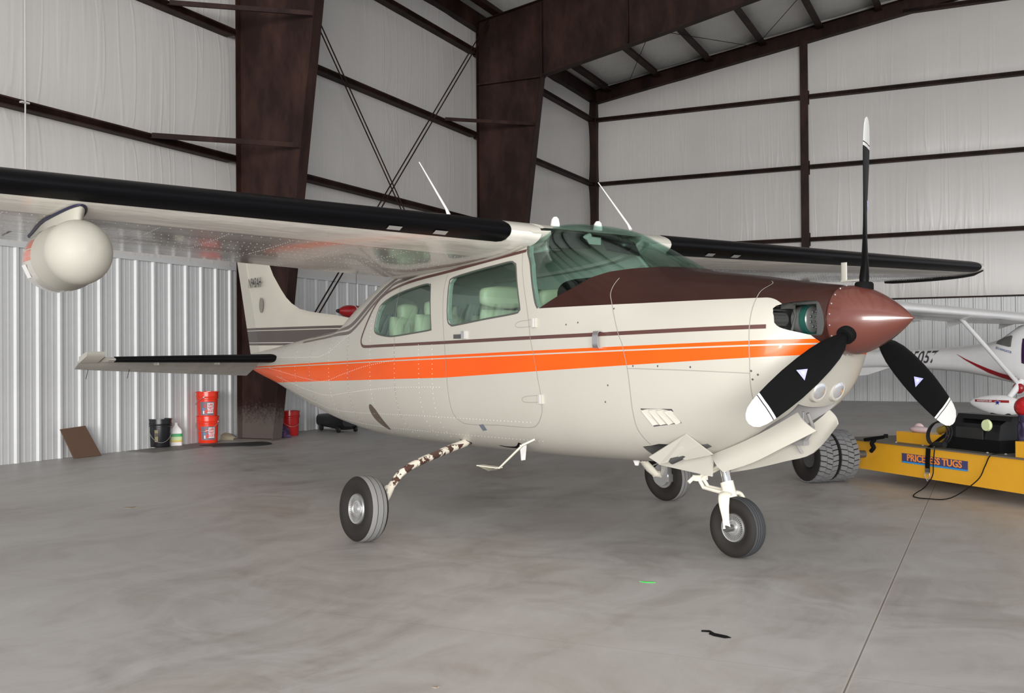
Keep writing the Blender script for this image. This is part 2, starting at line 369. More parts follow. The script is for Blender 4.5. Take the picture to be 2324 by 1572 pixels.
# ribbed steel liner panels on the lower part of both walls
liner_m = mat('galvalume_liner_panel', (.54, .545, .55), .48, .1, spec=.5)
def liner(parent, u1, fn, off, z1=2.5):
    m = MB(); P = .3048; prof = []
    u = off % P - P
    while u < u1:
        for du, h in ((0, 0), (.016, .030), (.050, .030), (.066, 0), (.115, 0), (.122, .003), (.140, .003), (.147, 0), (.205, 0), (.212, .003), (.230, .003), (.237, 0)):
            if 0 <= u+du <= u1: prof.append((u+du, h+.012))
        u += P
    n = len(prof); m.add([fn(a, h, z) for z in (0, z1) for a, h in prof], [(i, i+1, n+i+1, n+i) for i in range(n-1)])
    return obj('liner_panel', m, liner_m, parent, smooth=0)
liner(wl, 32, lambda u, h, z: Hw(u, h, z), 17.2695-.026, 2.5)
liner(we, 23, lambda u, h, z: Hw(h, u, z), 6.7591-.026, 2.53)
m = MB(); hbox(m, 0, 32, 0, .05, 2.49, 2.55); obj('trim_1', m, liner_m, smooth=0, kind='structure', label='pale flashing strip capping the liner panels of the left wall')
m = MB(); hbox(m, 0, .06, 0, 23, 2.52, 2.56); obj('trim_2', m, steel_m, smooth=0, kind='structure', label='thin dark angle capping the liner panels of the end wall')
m = MB(); ns = 24
for k in range(1):
    ts = np.linspace(-.1, 23, 134); vs = []
    for s_ in (0, 33):
        for t in ts: vs.append(Hw(s_, t, roofz(t)-.03*abs(math.sin(math.pi*(t-.35)/1.45))))
    n = len(ts); m.add(vs, [(i, i+1, n+i+1, n+i) for i in range(n-1)])
roof_m = mat('roof_insulation', (.40, .39, .37), .5, build=lambda nt, b: (nt.l.new(nt.mix(nt.noise(nt.coord(), 2, 5), (.62, .61, .58), (.76, .75, .72)), b.inputs['Base Color']), nt.l.new(nt.bump(nt.noise(nt.coord(), 5, 4, .6, (1, .3, 1)), .5, .05), b.inputs['Normal'])))
obj('ceiling', m, roof_m, smooth=60, kind='structure', label='sloping roof lined with dusty white insulation')
def cee(s0, s1, t0, t1, z, h=.07, depth=.2, along='s'):
    m = MB()
    if along == 's': hbox(m, s0, s1, 0.0, depth, z, z+h); hbox(m, s0, s1, depth-.012, depth, z-.015, z+h+.02)
    else: hbox(m, 0.0, depth, t0, t1, z, z+h); hbox(m, depth-.012, depth, t0, t1, z-.015, z+h+.02)
    return m
S1, S2 = 15.09, 7.33
names = ['lowest', 'middle', 'top']
bays = [('nearest', S1+.11, 32), ('X-braced', S2+.11, S1-.11), ('far corner', .2, S2-.11)]
for bn, a, b in bays:
    for gn, z in zip(names, GZ):
        obj('wall_girt', cee(a, b, 0, 0, z), steel_m, smooth=0, kind='structure', label='%s dark brown girt in the %s bay of the left wall' % (gn, bn))
for gn, z in zip(names+['gable'], GZ+[9.57]):
    for cn, a, b in (('left', .25, 5.80), ('right', 6.02, 23)):
        if gn == 'gable': 
            if cn == 'left': continue
            a = 8.3
        obj('wall_girt', cee(0, 0, a, b, z, along='t'), steel_m, smooth=0, kind='structure', label='%s dark girt of the end wall, %s of the slim end column' % (gn, cn))
m = MB(); hbox(m, 0, 32, 0, .22, 8.27, 8.62); obj('eave_strut', m, steel_m, smooth=0, kind='structure', label='dark eave strut along the top of the left wall')
# tapered rigid frames
def ti(z): return .81+.126*z
def frame(s, col_label, raf_label, tmax=20):
    m = MB(); h = .105
    hbox(m, s-h, s+h, .185, .20, 0, 8.42)                                   # outer flange
    m.loft([[Hw(s+a, .2, z) for a in (-.006, .006)]+[Hw(s+a, ti(z), z) for a in (.006, -.006)] for z in (0, 7.05)])
    m.loft([[Hw(s-h, ti(z), z), Hw(s+h, ti(z), z), Hw(s+h, ti(z)+.014, z), Hw(s-h, ti(z)+.014, z)] for z in (0, 7.05)])
    m.loft([[Hw(s+a, .2, 7.05), Hw(s+a, 1.70, 7.05), Hw(s+a, 1.70, 8.66), Hw(s+a, .2, 8.42)] for a in (-.006, .006)])
    hbox(m, s-h, s+h, .2, 1.70, 7.03, 7.06); hbox(m, s-.16, s+.16, .16, ti(0)+.04, 0, .02)
    for z in (1.2,): pass
    obj('steel_column', m, steel_m, smooth=0, kind='structure', label=col_label)
    m = MB(); bt = [(1.72, 7.07), (4.28, 7.58), (6.2, 7.99), (9, 8.6), (tmax, 10.6)]
    top = lambda t: 8.38+.167*t
    for (a, za), (b, zb_) in zip(bt[:-1], bt[1:]):
        m.loft([[Hw(s+e, t, z), Hw(s+e, t, top(t))] + [Hw(s-e, t, top(t)), Hw(s-e, t, z)] for e in (.006,) for t, z in ((a, za), (b, zb_))])
        m.loft([[Hw(s-h, t, z), Hw(s+h, t, z), Hw(s+h, t, z+.014), Hw(s-h, t, z+.014)] for t, z in ((a, za), (b, zb_))])
    m.loft([[Hw(s-h, t, top(t)-.014), Hw(s+h, t, top(t)-.014), Hw(s+h, t, top(t)), Hw(s-h, t, top(t))] for t in (.2, tmax)])
    hbox(m, s-h, s+h, 1.70, 1.73, 7.05, 8.6); hbox(m, s-.1, s+.1, 3.6, 3.62, 7.5, 8.9)
    obj('steel_rafter', m, steel_m, smooth=0, kind='structure', label=raf_label)
frame(S1, 'wide tapered brown steel column behind the aircraft tail', 'haunched rafter above the nearest column')
frame(S2, 'dark tapered steel column behind the cabin, right of the cross braces', 'deep haunched rafter rising right from the second column')
m = MB(); e0 = 8.19
for t0, t1 in ((.05, 23),):
    for z0, z1, d0, d1 in ((0, .015, .02, .22), (.36, .375, .02, .22), (0, .37, .11, .125)):
        m.loft([[Hw(d0, t, e0+.162*t+z0), Hw(d1, t, e0+.162*t+z0), Hw(d1, t, e0+.162*t+z1), Hw(d0, t, e0+.162*t+z1)] for t in (t0, t1)])
obj('steel_rafter', m, steel_m, smooth=0, kind='structure', label='sloping end-wall rafter under the roof edge')
m = MB(); hbox(m, 0, .22, 0.0, .24, 0, 8.3); obj('steel_column', m, steel_m, smooth=0, kind='structure', label='slim corner column where the two walls meet')
m = MB(); hbox(m, .02, .20, 5.82, 5.835, 0, 9.2); hbox(m, .2, .215, 5.80, 6.0, 0, 9.2); hbox(m, .0, .015, 5.80, 6.0, 0, 9.2); hbox(m, .02, .2, 5.93, 5.945, 0, 9.2)
obj('steel_column', m, steel_m, smooth=0, kind='structure', label='slim wind column in the middle of the end wall')
for k in range(13):
    t = .55+1.42*k; z = 8.42+.167*t; m = MB()
    m.loft([[Hw(s, t+a, z+b) for a, b in ((0, 0), (.16, .027), (.16, .05), (.02, .035), (.02, .26), (0, .26))] for s in (.1, 32)])
    obj('roof_purlin', m, steel_m, smooth=0, kind='structure', label='dark roof purlin, %s up the slope from the eave' % ('lowest second third fourth fifth sixth seventh eighth ninth tenth eleventh twelfth thirteenth'.split()[k]))
# cross bracing rods in the middle bay, a pair for each diagonal
for lab, a, b in (('falling to the right', (S1, 8.22), (S2, .12)), ('falling to the left', (S2, 8.38), (S1, .35))):
    for off, w_ in ((-.045, 'lower'), (.045, 'upper')):
        m = MB(); m.tube([Hw(a[0], .45, a[1]+off*1.4), Hw(b[0], .45, b[1]+off*1.4)], .0125, 6)
        obj('brace_rod', m, steel_m, kind='structure', label='%s of the two thin brace rods %s across the middle bay' % (w_, lab))
for a, b, lab in (((16.54, .2, 5.96), (S1+.05, 1.55, 6.03), 'upper flange brace on the widest column'), ((16.87, .2, 4.10), (S1+.05, 1.31, 4.18), 'lower flange brace on the widest column'), ((8.86, .2, 5.97), (S2+.05, 1.54, 6.03), 'flange brace on the dark second column')):
    m = MB(); m.loft([[Hw(*p)+np.array(q) for q in ((0, 0, 0), (0, 0, .075), (.01, 0, .075), (.01, 0, 0))] for p in (a, b)]); m.loft([[Hw(*p)+np.array(q) for q in ((0, 0, 0), (-.05, -.05, 0), (-.05, -.05, .008), (0, 0, .008))] for p in (a, b)])
    obj('flange_brace', m, steel_m, smooth=0, kind='structure', label=lab)
for a, b in (((0.3, 1.2), (7.2, 4.7)), ((7.2, 1.2), (.3, 4.7)), ((.3, 4.7), (7.2, 8.9)), ((7.2, 4.7), (.3, 8.9))):
    m = MB(); m.tube([Hw(a[0], a[1], 8.40+.167*a[1]), Hw(b[0], b[1], 8.40+.167*b[1])], .008, 5); obj('roof_brace_rod', m, steel_m, kind='structure', label='thin diagonal brace rod under the roof insulation', group='roof brace rods')
m = MB(); m.tube([Hw(18.85, .235, 2.6), Hw(18.85, .235, 8.2)], .009, 8)
for z in (4.12, 5.97): hbox(m, 18.80, 18.90, .2, .25, z, z+.02)
obj('conduit', m, mat('conduit_grey', (.42, .41, .40), .5), label='thin white vertical conduit clipped to the girts at far left', category='conduit')
m = MB()
# ------------------------------------------------------------------ the aircraft (X forward, Y to port, Z up; metres)
PM = (.1506, 7.5581, 0.); PRZ = math.atan2(-.7859, .6184)
A = empty('single_engine_airplane', PM, PRZ, label='cream high-wing airplane with orange stripe, brown cowl and three-blade propeller, registered N943AH', category='airplane')
def ring(X, off=0, n=72, zmin=None):
    zb, zt, hw, zc, nu, nl = [float(a) for a in sec(X, off)]; r = []
    for k in range(n):
        t = 2*math.pi*k/n; c, s_ = math.cos(t), math.sin(t); e = nu if s_ >= 0 else nl
        y = hw*math.copysign(abs(c)**(2/e), c); z = zc+(zt-zc)*abs(s_)**(2/e) if s_ >= 0 else zc-(zc-zb)*abs(s_)**(2/e)
        if zmin is not None: z = max(z, zmin)
        r.append((X, y, z))
    return r
def floft(Xs, off=0, zmin=None): return MB().loft([ring(x, off, zmin=zmin) for x in Xs])
XS = list(np.linspace(-5.05, 2.2, 88))+list(np.linspace(2.24, 2.5, 9))+[2.52, 2.54, 2.56, 2.58, 2.60, 2.615, 2.63, 2.643, 2.655]
fus = obj('fuselage', floft(XS), [body_m, head_m, dalu_m, mat('bay_grey', (.36, .35, .35), .6)], A)
def cutter(poly, y0, y1, n='cut'):
    return obj(n, MB().prism(poly, y0, y1, lambda a, b, d: (a, d, b)), head_m, smooth=0)
def rnd(poly, k=4): return [tuple(p) for p in curve_pts(list(poly)+[poly[0]], k)[:-1]]
WIN1 = [(-.240, 1.66), (-.240, 1.725), (-.205, 1.762), (.112, 1.798), (.31, 1.816), (.455, 1.828), (.505, 1.813), (.535, 1.779), (.609, 1.526), (.602, 1.495), (.555, 1.477), (.231, 1.451), (-.125, 1.419), (-.185, 1.423), (-.228, 1.468)]
WIN2 = [(-1.377, 1.421), (-1.370, 1.478), (-1.345, 1.563), (-1.299, 1.619), (-1.14, 1.668), (-.943, 1.702), (-.714, 1.727), (-.571, 1.738), (-.520, 1.731), (-.494, 1.705), (-.446, 1.415), (-.456, 1.398), (-.513, 1.388), (-.963, 1.360), (-1.124, 1.360), (-1.302, 1.380), (-1.36, 1.40)]
WS = [(.50, 2.3), (.50, 2.04), (.545, 1.99), (.58, 1.95), (.622, 1.882), (.685, 1.792), (.739, 1.634), (.77, 1.542), (.802, 1.50), (.986, 1.580), (1.089, 1.621), (1.201, 1.681), (1.292, 1.709), (1.40, 1.724), (1.52, 1.733), (1.66, 1.736), (1.9, 1.78), (1.9, 2.3)]
cab = obj('cabin', floft(list(np.linspace(-1.95, 1.30, 40)), .035, .72), head_m, smooth=0)
c1 = cutter(WIN1, -1, 1); c2 = cutter(WIN2, -1, 1); c3 = cutter(WS, -1, 1)
bay_m = mat('bay_grey', (.36, .35, .35), .6)
bay = obj('bay', MB().box((2.17, 0, .70), (.60, .36, .62)), dalu_m, smooth=0)
inl = []
IN = [(.385, 1.365), (.362, 1.44), (.31, 1.468), (.225, 1.478), (.208, 1.45), (.206, 1.32), (.235, 1.292), (.33, 1.315), (.375, 1.338)]
for s in (-1, 1): inl.append(obj('inl', MB().prism(rnd(IN, 3), 2.36, 2.8, lambda a, b, d, s=s: (d, s*a, b)), dalu_m, smooth=0))
inl.append(obj('cav', MB().box((2.37, 0, 1.382), (.24, .58, .165)), dalu_m, smooth=0))
inl.append(obj('cav2', MB().box((2.43, 0, 1.382), (.36, .46, .16)), dalu_m, smooth=0))
exh = obj('exh', MB().box((1.72, -.33, .60), (.34, .20, .16)), dalu_m, smooth=0)
boolean(fus, [cab, c1, c2, c3, bay, inl[0], inl[1], inl[2], inl[3], exh], ang=32)
for p in fus.data.polygons:      # inner skins get the lining colour
    c = p.center; q = float(inside(c[0], c[1], c[2])) if -5.04 < c[0] < 2.65 else 0
    p.material_index = 0 if abs(q) < .05 else ((3 if c[2] < 1.15 and c[0] > 1.86 else 2) if (c[0] > 1.4) else 1)
# glazing: a thin shell of the same shape, trimmed to each opening
def glazing(name, cut, label=None, y0=None):
    g = obj(name, floft(list(np.linspace(-2.0, 1.75, 60)), .004), glass_m, A, smooth=0); gi = obj('gi', floft(list(np.linspace(-2.1, 1.85, 62)), .011), glass_m, smooth=0)
    boolean(g, [cut], 'INTERSECT'); boolean(g, [gi], 'DIFFERENCE', 40); kill(gi)
    if label: g['label'] = label
    return g
WSg = [(a+(.012 if a < .9 and b > 1.6 else 0)*0, b) for a, b in WS]
glazing('windshield', c3, 'curved green-tinted windshield')
for poly, nm in ((WIN1, 'door_window'), (WIN2, 'rear_side_window')):
    for y0, y1 in ((-1, 0), (0, 1)):
        cc = cutter(poly, y0, y1); glazing(nm, cc); kill(cc)
kill(cab, c1, c2, c3, bay, exh, *inl)
# ---- lines and bands lying on the skin
def nrm(x, y, z):
    e = 1e-3; g = np.array([float(inside(x+e, y, z)-inside(x-e, y, z)), float(inside(x, y+e, z)-inside(x, y-e, z)), float(inside(x, y, z+e)-inside(x, y, z-e))]); return g/(np.linalg.norm(g)+1e-12)
def on_side(x, z, s): return np.array([x, s*ysurf(x, z), z])
def ribbon(name, pts, wid, m, sides=(-1, 1), off=.0015, k=5, closed=False, parent=None, hw=None):
    for s in sides:
        P = curve_pts(pts+([pts[0]] if closed else []), k); Q = [on_side(float(p[0]), float(p[1]), s) for p in P]; L_, R_ = [], []
        for i, q in enumerate(Q):
            t = Q[min(i+1, len(Q)-1)]-Q[max(i-1, 0)]; t /= np.linalg.norm(t)+1e-9; n = nrm(*q); b = np.cross(n, t); b /= np.linalg.norm(b)+1e-9
            w_ = wid if not callable(wid) else wid(i/(len(Q)-1)); L_.append(q+b*w_/2+n*off); R_.append(q-b*w_/2+n*off)
        mb = MB(); n_ = len(Q); mb.add(L_+R_, [(i, i+1, n_+i+1, n_+i) for i in range(n_-1)]); obj(name, mb, m, parent or A, smooth=60)
LOOP = [(2.44, 1.344), (2.10, 1.338), (1.411, 1.325), (.619, 1.313), (-.273, 1.298), (-1.271, 1.286), (-1.52, 1.283), (-1.60, 1.289), (-1.637, 1.315), (-1.635, 1.36), (-1.559, 1.465), (-1.48, 1.57), (-1.427, 1.625), (-1.35, 1.678), (-1.18, 1.727), (-.862, 1.773), (-.304, 1.813), (.159, 1.852), (.60, 1.892)]
ribbon('brown_pinstripe', LOOP, .023, mat('pinstripe_brown', (.085, .035, .03), .35), k=4)
gray_m = mat('grey_brown_band', (.10, .078, .068), .35)
ribbon('spine_band', [(-.60, 1.845), (-.872, 1.811), (-1.137, 1.782), (-1.24, 1.745), (-1.48, 1.632), (-1.687, 1.513), (-1.88, 1.43), (-2.02, 1.405), (-2.4, 1.395), (-3.3, 1.345)], .030, gray_m, k=4)
ribbon('spine_band', [(-.80, 1.885), (-1.06, 1.850), (-1.30, 1.775), (-1.52, 1.67), (-1.72, 1.565), (-1.93, 1.475), (-2.15, 1.445), (-2.6, 1.425), (-3.2, 1.385)], lambda u: .018+.035*math.sin(math.pi*min(1, u*1.2)), gray_m, k=4)
for poly in (WIN1, WIN2): ribbon('window_gasket', poly, .012, gask_m, k=3, closed=True)
ribbon('windshield_frame', [(.535, 2.01), (.575, 1.96), (.622, 1.882), (.685, 1.792), (.739, 1.634), (.77, 1.542), (.795, 1.503)], .016, gask_m, off=.003)
DOOR = [(.56, 1.90), (.66, 1.60), (.700, 1.45), (.728, 1.292), (.763, 1.178), (.822, .936), (.819, .89), (.802, .828), (.728, .755), (.625, .728), (.291, .726), (-.067, .716), (-.166, .742), (-.213, .802), (-.229, .971), (-.266, 1.308), (-.290, 1.50), (-.30, 1.70), (-.285, 1.79)]
ribbon('door_outline', DOOR, .0038, line_m, k=4)
ribbon('cowl_seam', [(1.381, 1.665), (1.37, 1.614), (1.375, 1.563), (1.41, 1.498), (1.499, 1.322), (1.534, 1.261), (1.573, 1.14), (1.593, 1.007), (1.595, .873), (1.594, .764), (1.623, .674)], .0045, line_m)
ribbon('cowl_seam', [(2.30, 1.60), (2.338, 1.58), (2.332, 1.539), (2.339, 1.496), (2.354, 1.366), (2.364, 1.247), (2.364, 1.114), (2.338, .955), (2.31, .86)], .0045, line_m)
ribbon('cowl_seam', [(1.581, 1.121), (2.0, 1.112), (2.36, 1.098)], .004, line_m)
ribbon('dark_oval_patch', [(-1.545, .80), (-1.50, .74), (-1.45, .67), (-1.40, .60)], lambda u: .02+.12*math.sin(math.pi*u)**.6, mat('oval_patch', (.10, .075, .055), .5), sides=(-1,))
# skin joints and rivet rows on the cabin and tail
for X in (-1.0, -1.95, -2.9, -3.75):
    z0, z1 = float(sec(X)[0])+.02, float(sec(X)[1])-.04; ribbon('skin_joint', [(X, z0+(z1-z0)*k/8) for k in range(9)], .003, line_m, k=3)
def dots(parent, pts_n, r=.0032, m=None, name='rivets'):
    mb = MB()
    for p, n in pts_n:
        p = np.array(p); n = np.array(n); a = np.cross(n, [.3, .8, .1]); a /= np.linalg.norm(a); b = np.cross(n, a)
        mb.add([p+n*r*.75]+[p+r*(math.cos(t)*a+math.sin(t)*b) for t in np.linspace(0, 2*math.pi, 6, endpoint=False)], [(0, 1+k, 1+(k+1) % 6) for k in range(6)])
    o = obj(name, mb, m or rivet_m, parent, smooth=80); o['kind'] = 'stuff'; return o
rivet_m = mat('bright_rivets', (.95, .94, .92), .18, .3)
rp = []
for s in (-1, 1):
    for X in (-.43, -.62, -1.0, -1.45, -1.95, -2.4, -2.9, -3.3, -3.75):
        z0, z1 = float(sec(X)[0])+.03, float(sec(X)[1])-.05
        for z in np.arange(z0, z1, .036):
            if X > -1.4 and z > 1.3: continue
            q = on_side(X, z, s); rp.append((q, nrm(*q)))
    for f, xa, xb in ((.16, .7, -3.9), (.30, -.3, -3.9), (.44, -1, -4.1), (.08, .7, -3.6), (.70, -1.9, -4.1)):
        for X in np.arange(xb, xa, .04):
            zb, zt = float(sec(X)[0]), float(sec(X)[1]); q = on_side(X, zb+f*(zt-zb), s); rp.append((q, nrm(*q)))
dots(fus, rp, .0038)
# belly screws along the lower side of the cabin
# ---- lifting surfaces
def foil(c0, c1, n=12, t=.13, m=.02, p=.4):
    """closed outline between chord fractions c0..c1: list of (x, z) as fractions, upper aft -> LE -> lower aft"""
    u = .5*(1-np.cos(np.linspace(0, math.pi, n*2)));
    xs = [x for x in u if c0 < x < c1]; xs = [c0]+xs+[c1]
    th = lambda x: 5*t*(.2969*math.sqrt(max(x, 0))-.126*x-.3516*x*x+.2843*x**3-.1036*x**4)
    cm = lambda x: m/p**2*(2*p*x-x*x) if x < p else m/(1-p)**2*((1-2*p)+2*p*x-x*x)
    up = [(x, cm(x)+th(x)) for x in xs]; lo = [(x, cm(x)-th(x)) for x in xs]
    return up[::-1]+(lo[1:] if c0 == 0 else lo)
def wst(y):   # LE x,z ; TE x,z at span station y
    a = abs(y); return (.742-.054*a, 1.990+.0195*a, -1.05+.045*a, 1.795+.038*a)
def wpt(y, x, z, off=0, t=None):
    lx, lz, tx, tz = wst(y); c = math.hypot(lx-tx, lz-tz); ux, uz = (tx-lx)/c, (tz-lz)/c
    return (lx+ux*x*c, y, lz+uz*x*c+z*c)
def wing_part(name, s, ys, c0, c1, m, parent, off=None, **k):
    rings = []
    for y in ys: rings.append([wpt(s*y, x, z) for x, z in foil(c0, c1)])
    return obj(name, MB().loft(rings), m, parent, **k)
for s, side_ in ((-1, 'right'), (1, 'left')):
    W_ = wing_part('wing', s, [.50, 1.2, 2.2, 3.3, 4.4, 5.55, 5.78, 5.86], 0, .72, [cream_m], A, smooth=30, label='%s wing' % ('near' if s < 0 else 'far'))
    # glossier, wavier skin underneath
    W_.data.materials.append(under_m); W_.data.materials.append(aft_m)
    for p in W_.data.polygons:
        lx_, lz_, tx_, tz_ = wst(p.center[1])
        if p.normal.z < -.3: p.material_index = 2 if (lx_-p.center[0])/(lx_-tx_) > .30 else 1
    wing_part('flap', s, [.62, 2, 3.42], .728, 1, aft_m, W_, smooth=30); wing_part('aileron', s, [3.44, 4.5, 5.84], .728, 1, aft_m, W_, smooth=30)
    # rubber boot wrapped over the nose
    rings = []
    for i, y in enumerate([.745, .75, .765, .80, 1.6, 2.6, 3.6, 4.6, 5.6, 5.72, 5.78]):
        sh = (.2, .6, .85, 1, 1, 1, 1, 1, 1, .9, .7)[i]; r = []
        lx, lz, tx, tz = wst(y); c = lx-tx; cu, cl = .085*sh/c*1.79, .050*sh/c*1.79
        th = lambda x: 5*.13*(.2969*math.sqrt(max(x, 0))-.126*x-.3516*x*x+.2843*x**3)
        cm = lambda x: .02/.16*(.8*x-x*x)
        outer = [(x, cm(x)+th(x)) for x in np.linspace(1, 0, 8)**2*cu]+[(x, cm(x)-th(x)) for x in (np.linspace(0, 1, 8)**2*cl)[1:]]
        pts = [np.array(wpt(s*y, x, z)) for x, z in outer]; cen = np.array(wpt(s*y, .05, 0.005))
        o_ = [cen+(p-cen)*(1+.0035/np.linalg.norm(p-cen)) for p in pts]; in_ = [cen+(p-cen)*(1-.004/np.linalg.norm(p-cen)) for p in pts]
        rings.append(o_+in_[::-1])
    obj('deice_boot', MB().loft(rings), boot_m, W_, smooth=50, label='black rubber boot')
    # lens strip along the tip
    mb = MB(); mb.tube([wpt(s*5.865, x, foil(x, x+.01)[-2][1]-.002) for x in np.linspace(.02, .97, 12)], [.012]+[.024]*10+[.016], 8); obj('wing_tip_strip', mb, blk_m, W_)
    rv = []
    for f in (.30, .44, .52, .60, .69):
        for y in np.arange(.7, 5.75, .042 if f > .35 else .06):
            fo_ = foil(f, f+.01); z = fo_[-2][1]; rv.append((wpt(s*y, f, z), (0, 0, -1)))
    for y in np.arange(.8, 5.7, .40):
        for f in np.arange(.30, .70, .021):
            z = foil(f, f+.01)[-2][1]; rv.append((wpt(s*y, f, z), (0, 0, -1)))
        for f in np.arange(.76, .98, .03):
            z = foil(f, f+.01)[-2][1]; rv.append((wpt(s*y, f, z), (0, 0, -1)))
    dots(W_, rv, .0048)
    if s < 0 or True:
        for y, cx in ((1.20, .045), (1.52, .040)):      # pale placards on the boot
            q = [wpt(s*(y+dy), x, foil(x, x+.01)[-2][1]-.0035) for dy, x in ((0, .012), (.09, .012), (.09, .034), (0, .034))]
            obj('boot_placard', MB().add(q, [(0, 1, 2, 3)]), mat('placard_grey', (.30, .29, .28), .4), W_, smooth=0)
# centre section skin over the cabin
rings = [[(p[0], p[1], p[2]+.0) for p in [wpt(y, x, z) for x, z in foil(.0, 1)]] for y in (-.45, -.2, 0, .2, .45)]
cs = obj('wing_centre_section', MB().loft(rings), cream_m, A)
# keep the centre section above the cabin roof only
cb = obj('cb', MB().box((-.2, 0, 1.5), (3, 3, 1.08)), cream_m, smooth=0); boolean(cs, [cb]); kill(cb)
# wing root fairing: fills between roof and wing
for s in (-1, 1):
    rings = []
    for x in np.linspace(.0, 1.0, 14):
        lx, lz, tx, tz = wst(.5); X = lx+(tx-lx)*x; zl = wpt(.5, x, foil(max(x, .001), max(x, .001)+.01 if x < .98 else 1.0)[-2][1] if 0 < x < .98 else 0)[2]
        w_ = .565; h_ = .004
        rings.append([(X, s*.42, zl+.02), (X, s*(w_+.035), zl+.012), (X, s*(w_+.005), zl-h_*.5), (X, s*(w_-.02), zl-h_), (X, s*.42, zl-h_)])
    obj('wing_root_fairing', MB().loft(rings), cream_m, A, smooth=60)
# tailplane
def taper(name, s, ys, le, te, z, c0, c1, t, m, parent, rot=None, **k):
    rings = []
    for y in ys:
        l, e = le(y), te(y); c = l-e; r = []
        for x, zz in foil(c0, c1, t=t, m=0): r.append([l-x*c, s*y, z+zz*c])
        if rot: # droop about hinge
            hx = l-rot[0](y)*0-0; h = rot[1]; r = [[h+(p[0]-h)*math.cos(rot[2])-(p[2]-z)*math.sin(rot[2])*0, p[1], z+(p[2]-z)+(p[0]-h)*math.sin(rot[2])] for p in r]
        rings.append(r)
    return obj(name, MB().loft(rings), m, parent, **k)
def bfo(cu):
    th = lambda x: 5*.10*(.2969*math.sqrt(max(x, 0))-.126*x-.3516*x*x+.2843*x**3)
    return [(x, th(x)) for x in np.linspace(1, 0, 9)**2*cu]+[(x, -th(x)) for x in (np.linspace(0, 1, 9)**2*cu)[1:]]
HX = -4.42; le_ = lambda y: -3.86-.14*y; DROOP = math.radians(25)
for s in (-1, 1):
    T = taper('horizontal_stabilizer', s, [.04, 1.0, 1.80], le_, lambda y: HX-.36+.10*y, 1.19, 0, .64, .10, aft_m, A)
    mb = MB()
    def el(y, ch): 
        h = (.055-.018*y)/2+.006; return [(HX, s*y, 1.19+h), (HX+.012, s*y, 1.19), (HX, s*y, 1.19-h), (HX-ch*math.cos(DROOP), s*y, 1.19-ch*math.sin(DROOP)-.004), (HX-ch*math.cos(DROOP), s*y, 1.19-ch*math.sin(DROOP)+.004)]
    mb.loft([el(.12, .44), el(1.0, .34), el(1.80, .24), el(1.98, .21)])
    E_ = obj('elevator', mb, aft_m, T)
    mb = MB(); hr = math.radians(13)
    mb.loft([[(HX+a*math.cos(hr), s*y, 1.19+a*math.sin(hr)+b) for a, b in ((-.02, -.03), (.24, -.022), (.27, 0), (.24, .022), (-.02, .03))] for y in (1.815, 1.96, 1.985)])
    obj('elevator_horn', mb, cream_m, E_)
    rings = []
    for y in (.20, .205, .22, .5, .8, 1.1, 1.4, 1.72, 1.74):
        l = le_(y)+.0; k = {.20: .5, .205: .8}.get(y, 1); c = l-(HX-.36+.10*y)
        o_ = [(l+.006-x*c, s*y, 1.19+zz*c*1.06+(.005 if zz > 0 else (-.005 if zz < 0 else 0))) for x, zz in bfo(.13*k)]; rings.append(o_)
    obj('deice_boot', MB().loft(rings), boot2_m, T, smooth=50)
    for y in (.62, 1.25): obj('hinge_bracket', MB().box((HX+.0, s*y, 1.155), (.12, .012, .05)), cream_m, T, smooth=0)
    for y in (1.45, 1.85): obj('static_wick', MB().tube([(HX-.20, s*y, 1.09), (HX-.27, s*y, 1.00)], .003, 5), blk_m, E_)
obj('tail_fairing', MB().ell((-4.05, 0, 1.19), (.62, .20, .075), 20, 10), cream_m, A, smooth=60)
# fin and rudder
FZ = [1.15, 1.48, 1.554, 1.603, 1.639, 1.661, 1.694, 1.761, 1.827, 1.92, 2.077, 2.19, 2.5, 2.86, 2.90]
FL = [-2.5, -2.58, -2.62, -2.99, -3.348, -3.544, -3.762, -3.951, -4.075, -4.20, -4.383, -4.476, -4.66, -4.86, -4.93]
rt = lambda z: -4.988-.339*(z-1.30); hg_ = lambda z: rt(z)+.34-.05*(z-1.3)
mb = MB(); rings = []
for z, l in zip(FZ, FL):
    h = hg_(z); tt = .055-.018*(z-1.15); rings.append([(l, 0, z)]+[(l+(h-l)*u, tt*math.sin(math.pi*min(.5, u*1.0))**.8*min(1, (l-h)/.9)*.95, z) for u in (.04, .15, .35, .6, 1.)]+[(l+(h-l)*u, -tt*math.sin(math.pi*min(.5, u))**.8*min(1, (l-h)/.9)*.95, z) for u in (1., .6, .35, .15, .04)])
mb.loft(rings); FIN = obj('vertical_fin', mb, fin_m, A, smooth=40)
mb = MB(); mb.loft([[(hg_(z)-.004, (.05-.016*(z-1.15)), z), (hg_(z)-.004, -(.05-.016*(z-1.15)), z), (rt(z), -.005, z), (rt(z), .005, z)] for z in (1.24, 1.6, 2.2, 2.86)]); obj('rudder', mb, fin_m, FIN, smooth=20)
ser = lambda x, y, z: (-4.735+x*1.0, -(.058+z), 2.022+y)
def sertext(txt, h, wdt, f, m, parent, name):
    mb = text_mb(txt, h, f, .001, bold=.0015, sx=wdt); return obj(name, mb, m, parent, smooth=0)
ink_m = mat('dark_lettering', (.03, .028, .028), .5)
sertext('N943AH', .150, .60, lambda x, y, z: (-4.735+x, -(.0560)-z*.2, 2.015+y+x*.0), ink_m, FIN, 'registration_letters')
mb = MB(); mb.add([(-4.571+.052*math.cos(t), -.0580, 1.767+.083*math.sin(t)) for t in np.linspace(0, 2*math.pi, 28, endpoint=False)], [tuple(range(28))]); obj('round_decal', mb, mat('faded_decal', (.20, .19, .16), .5), FIN, smooth=0)
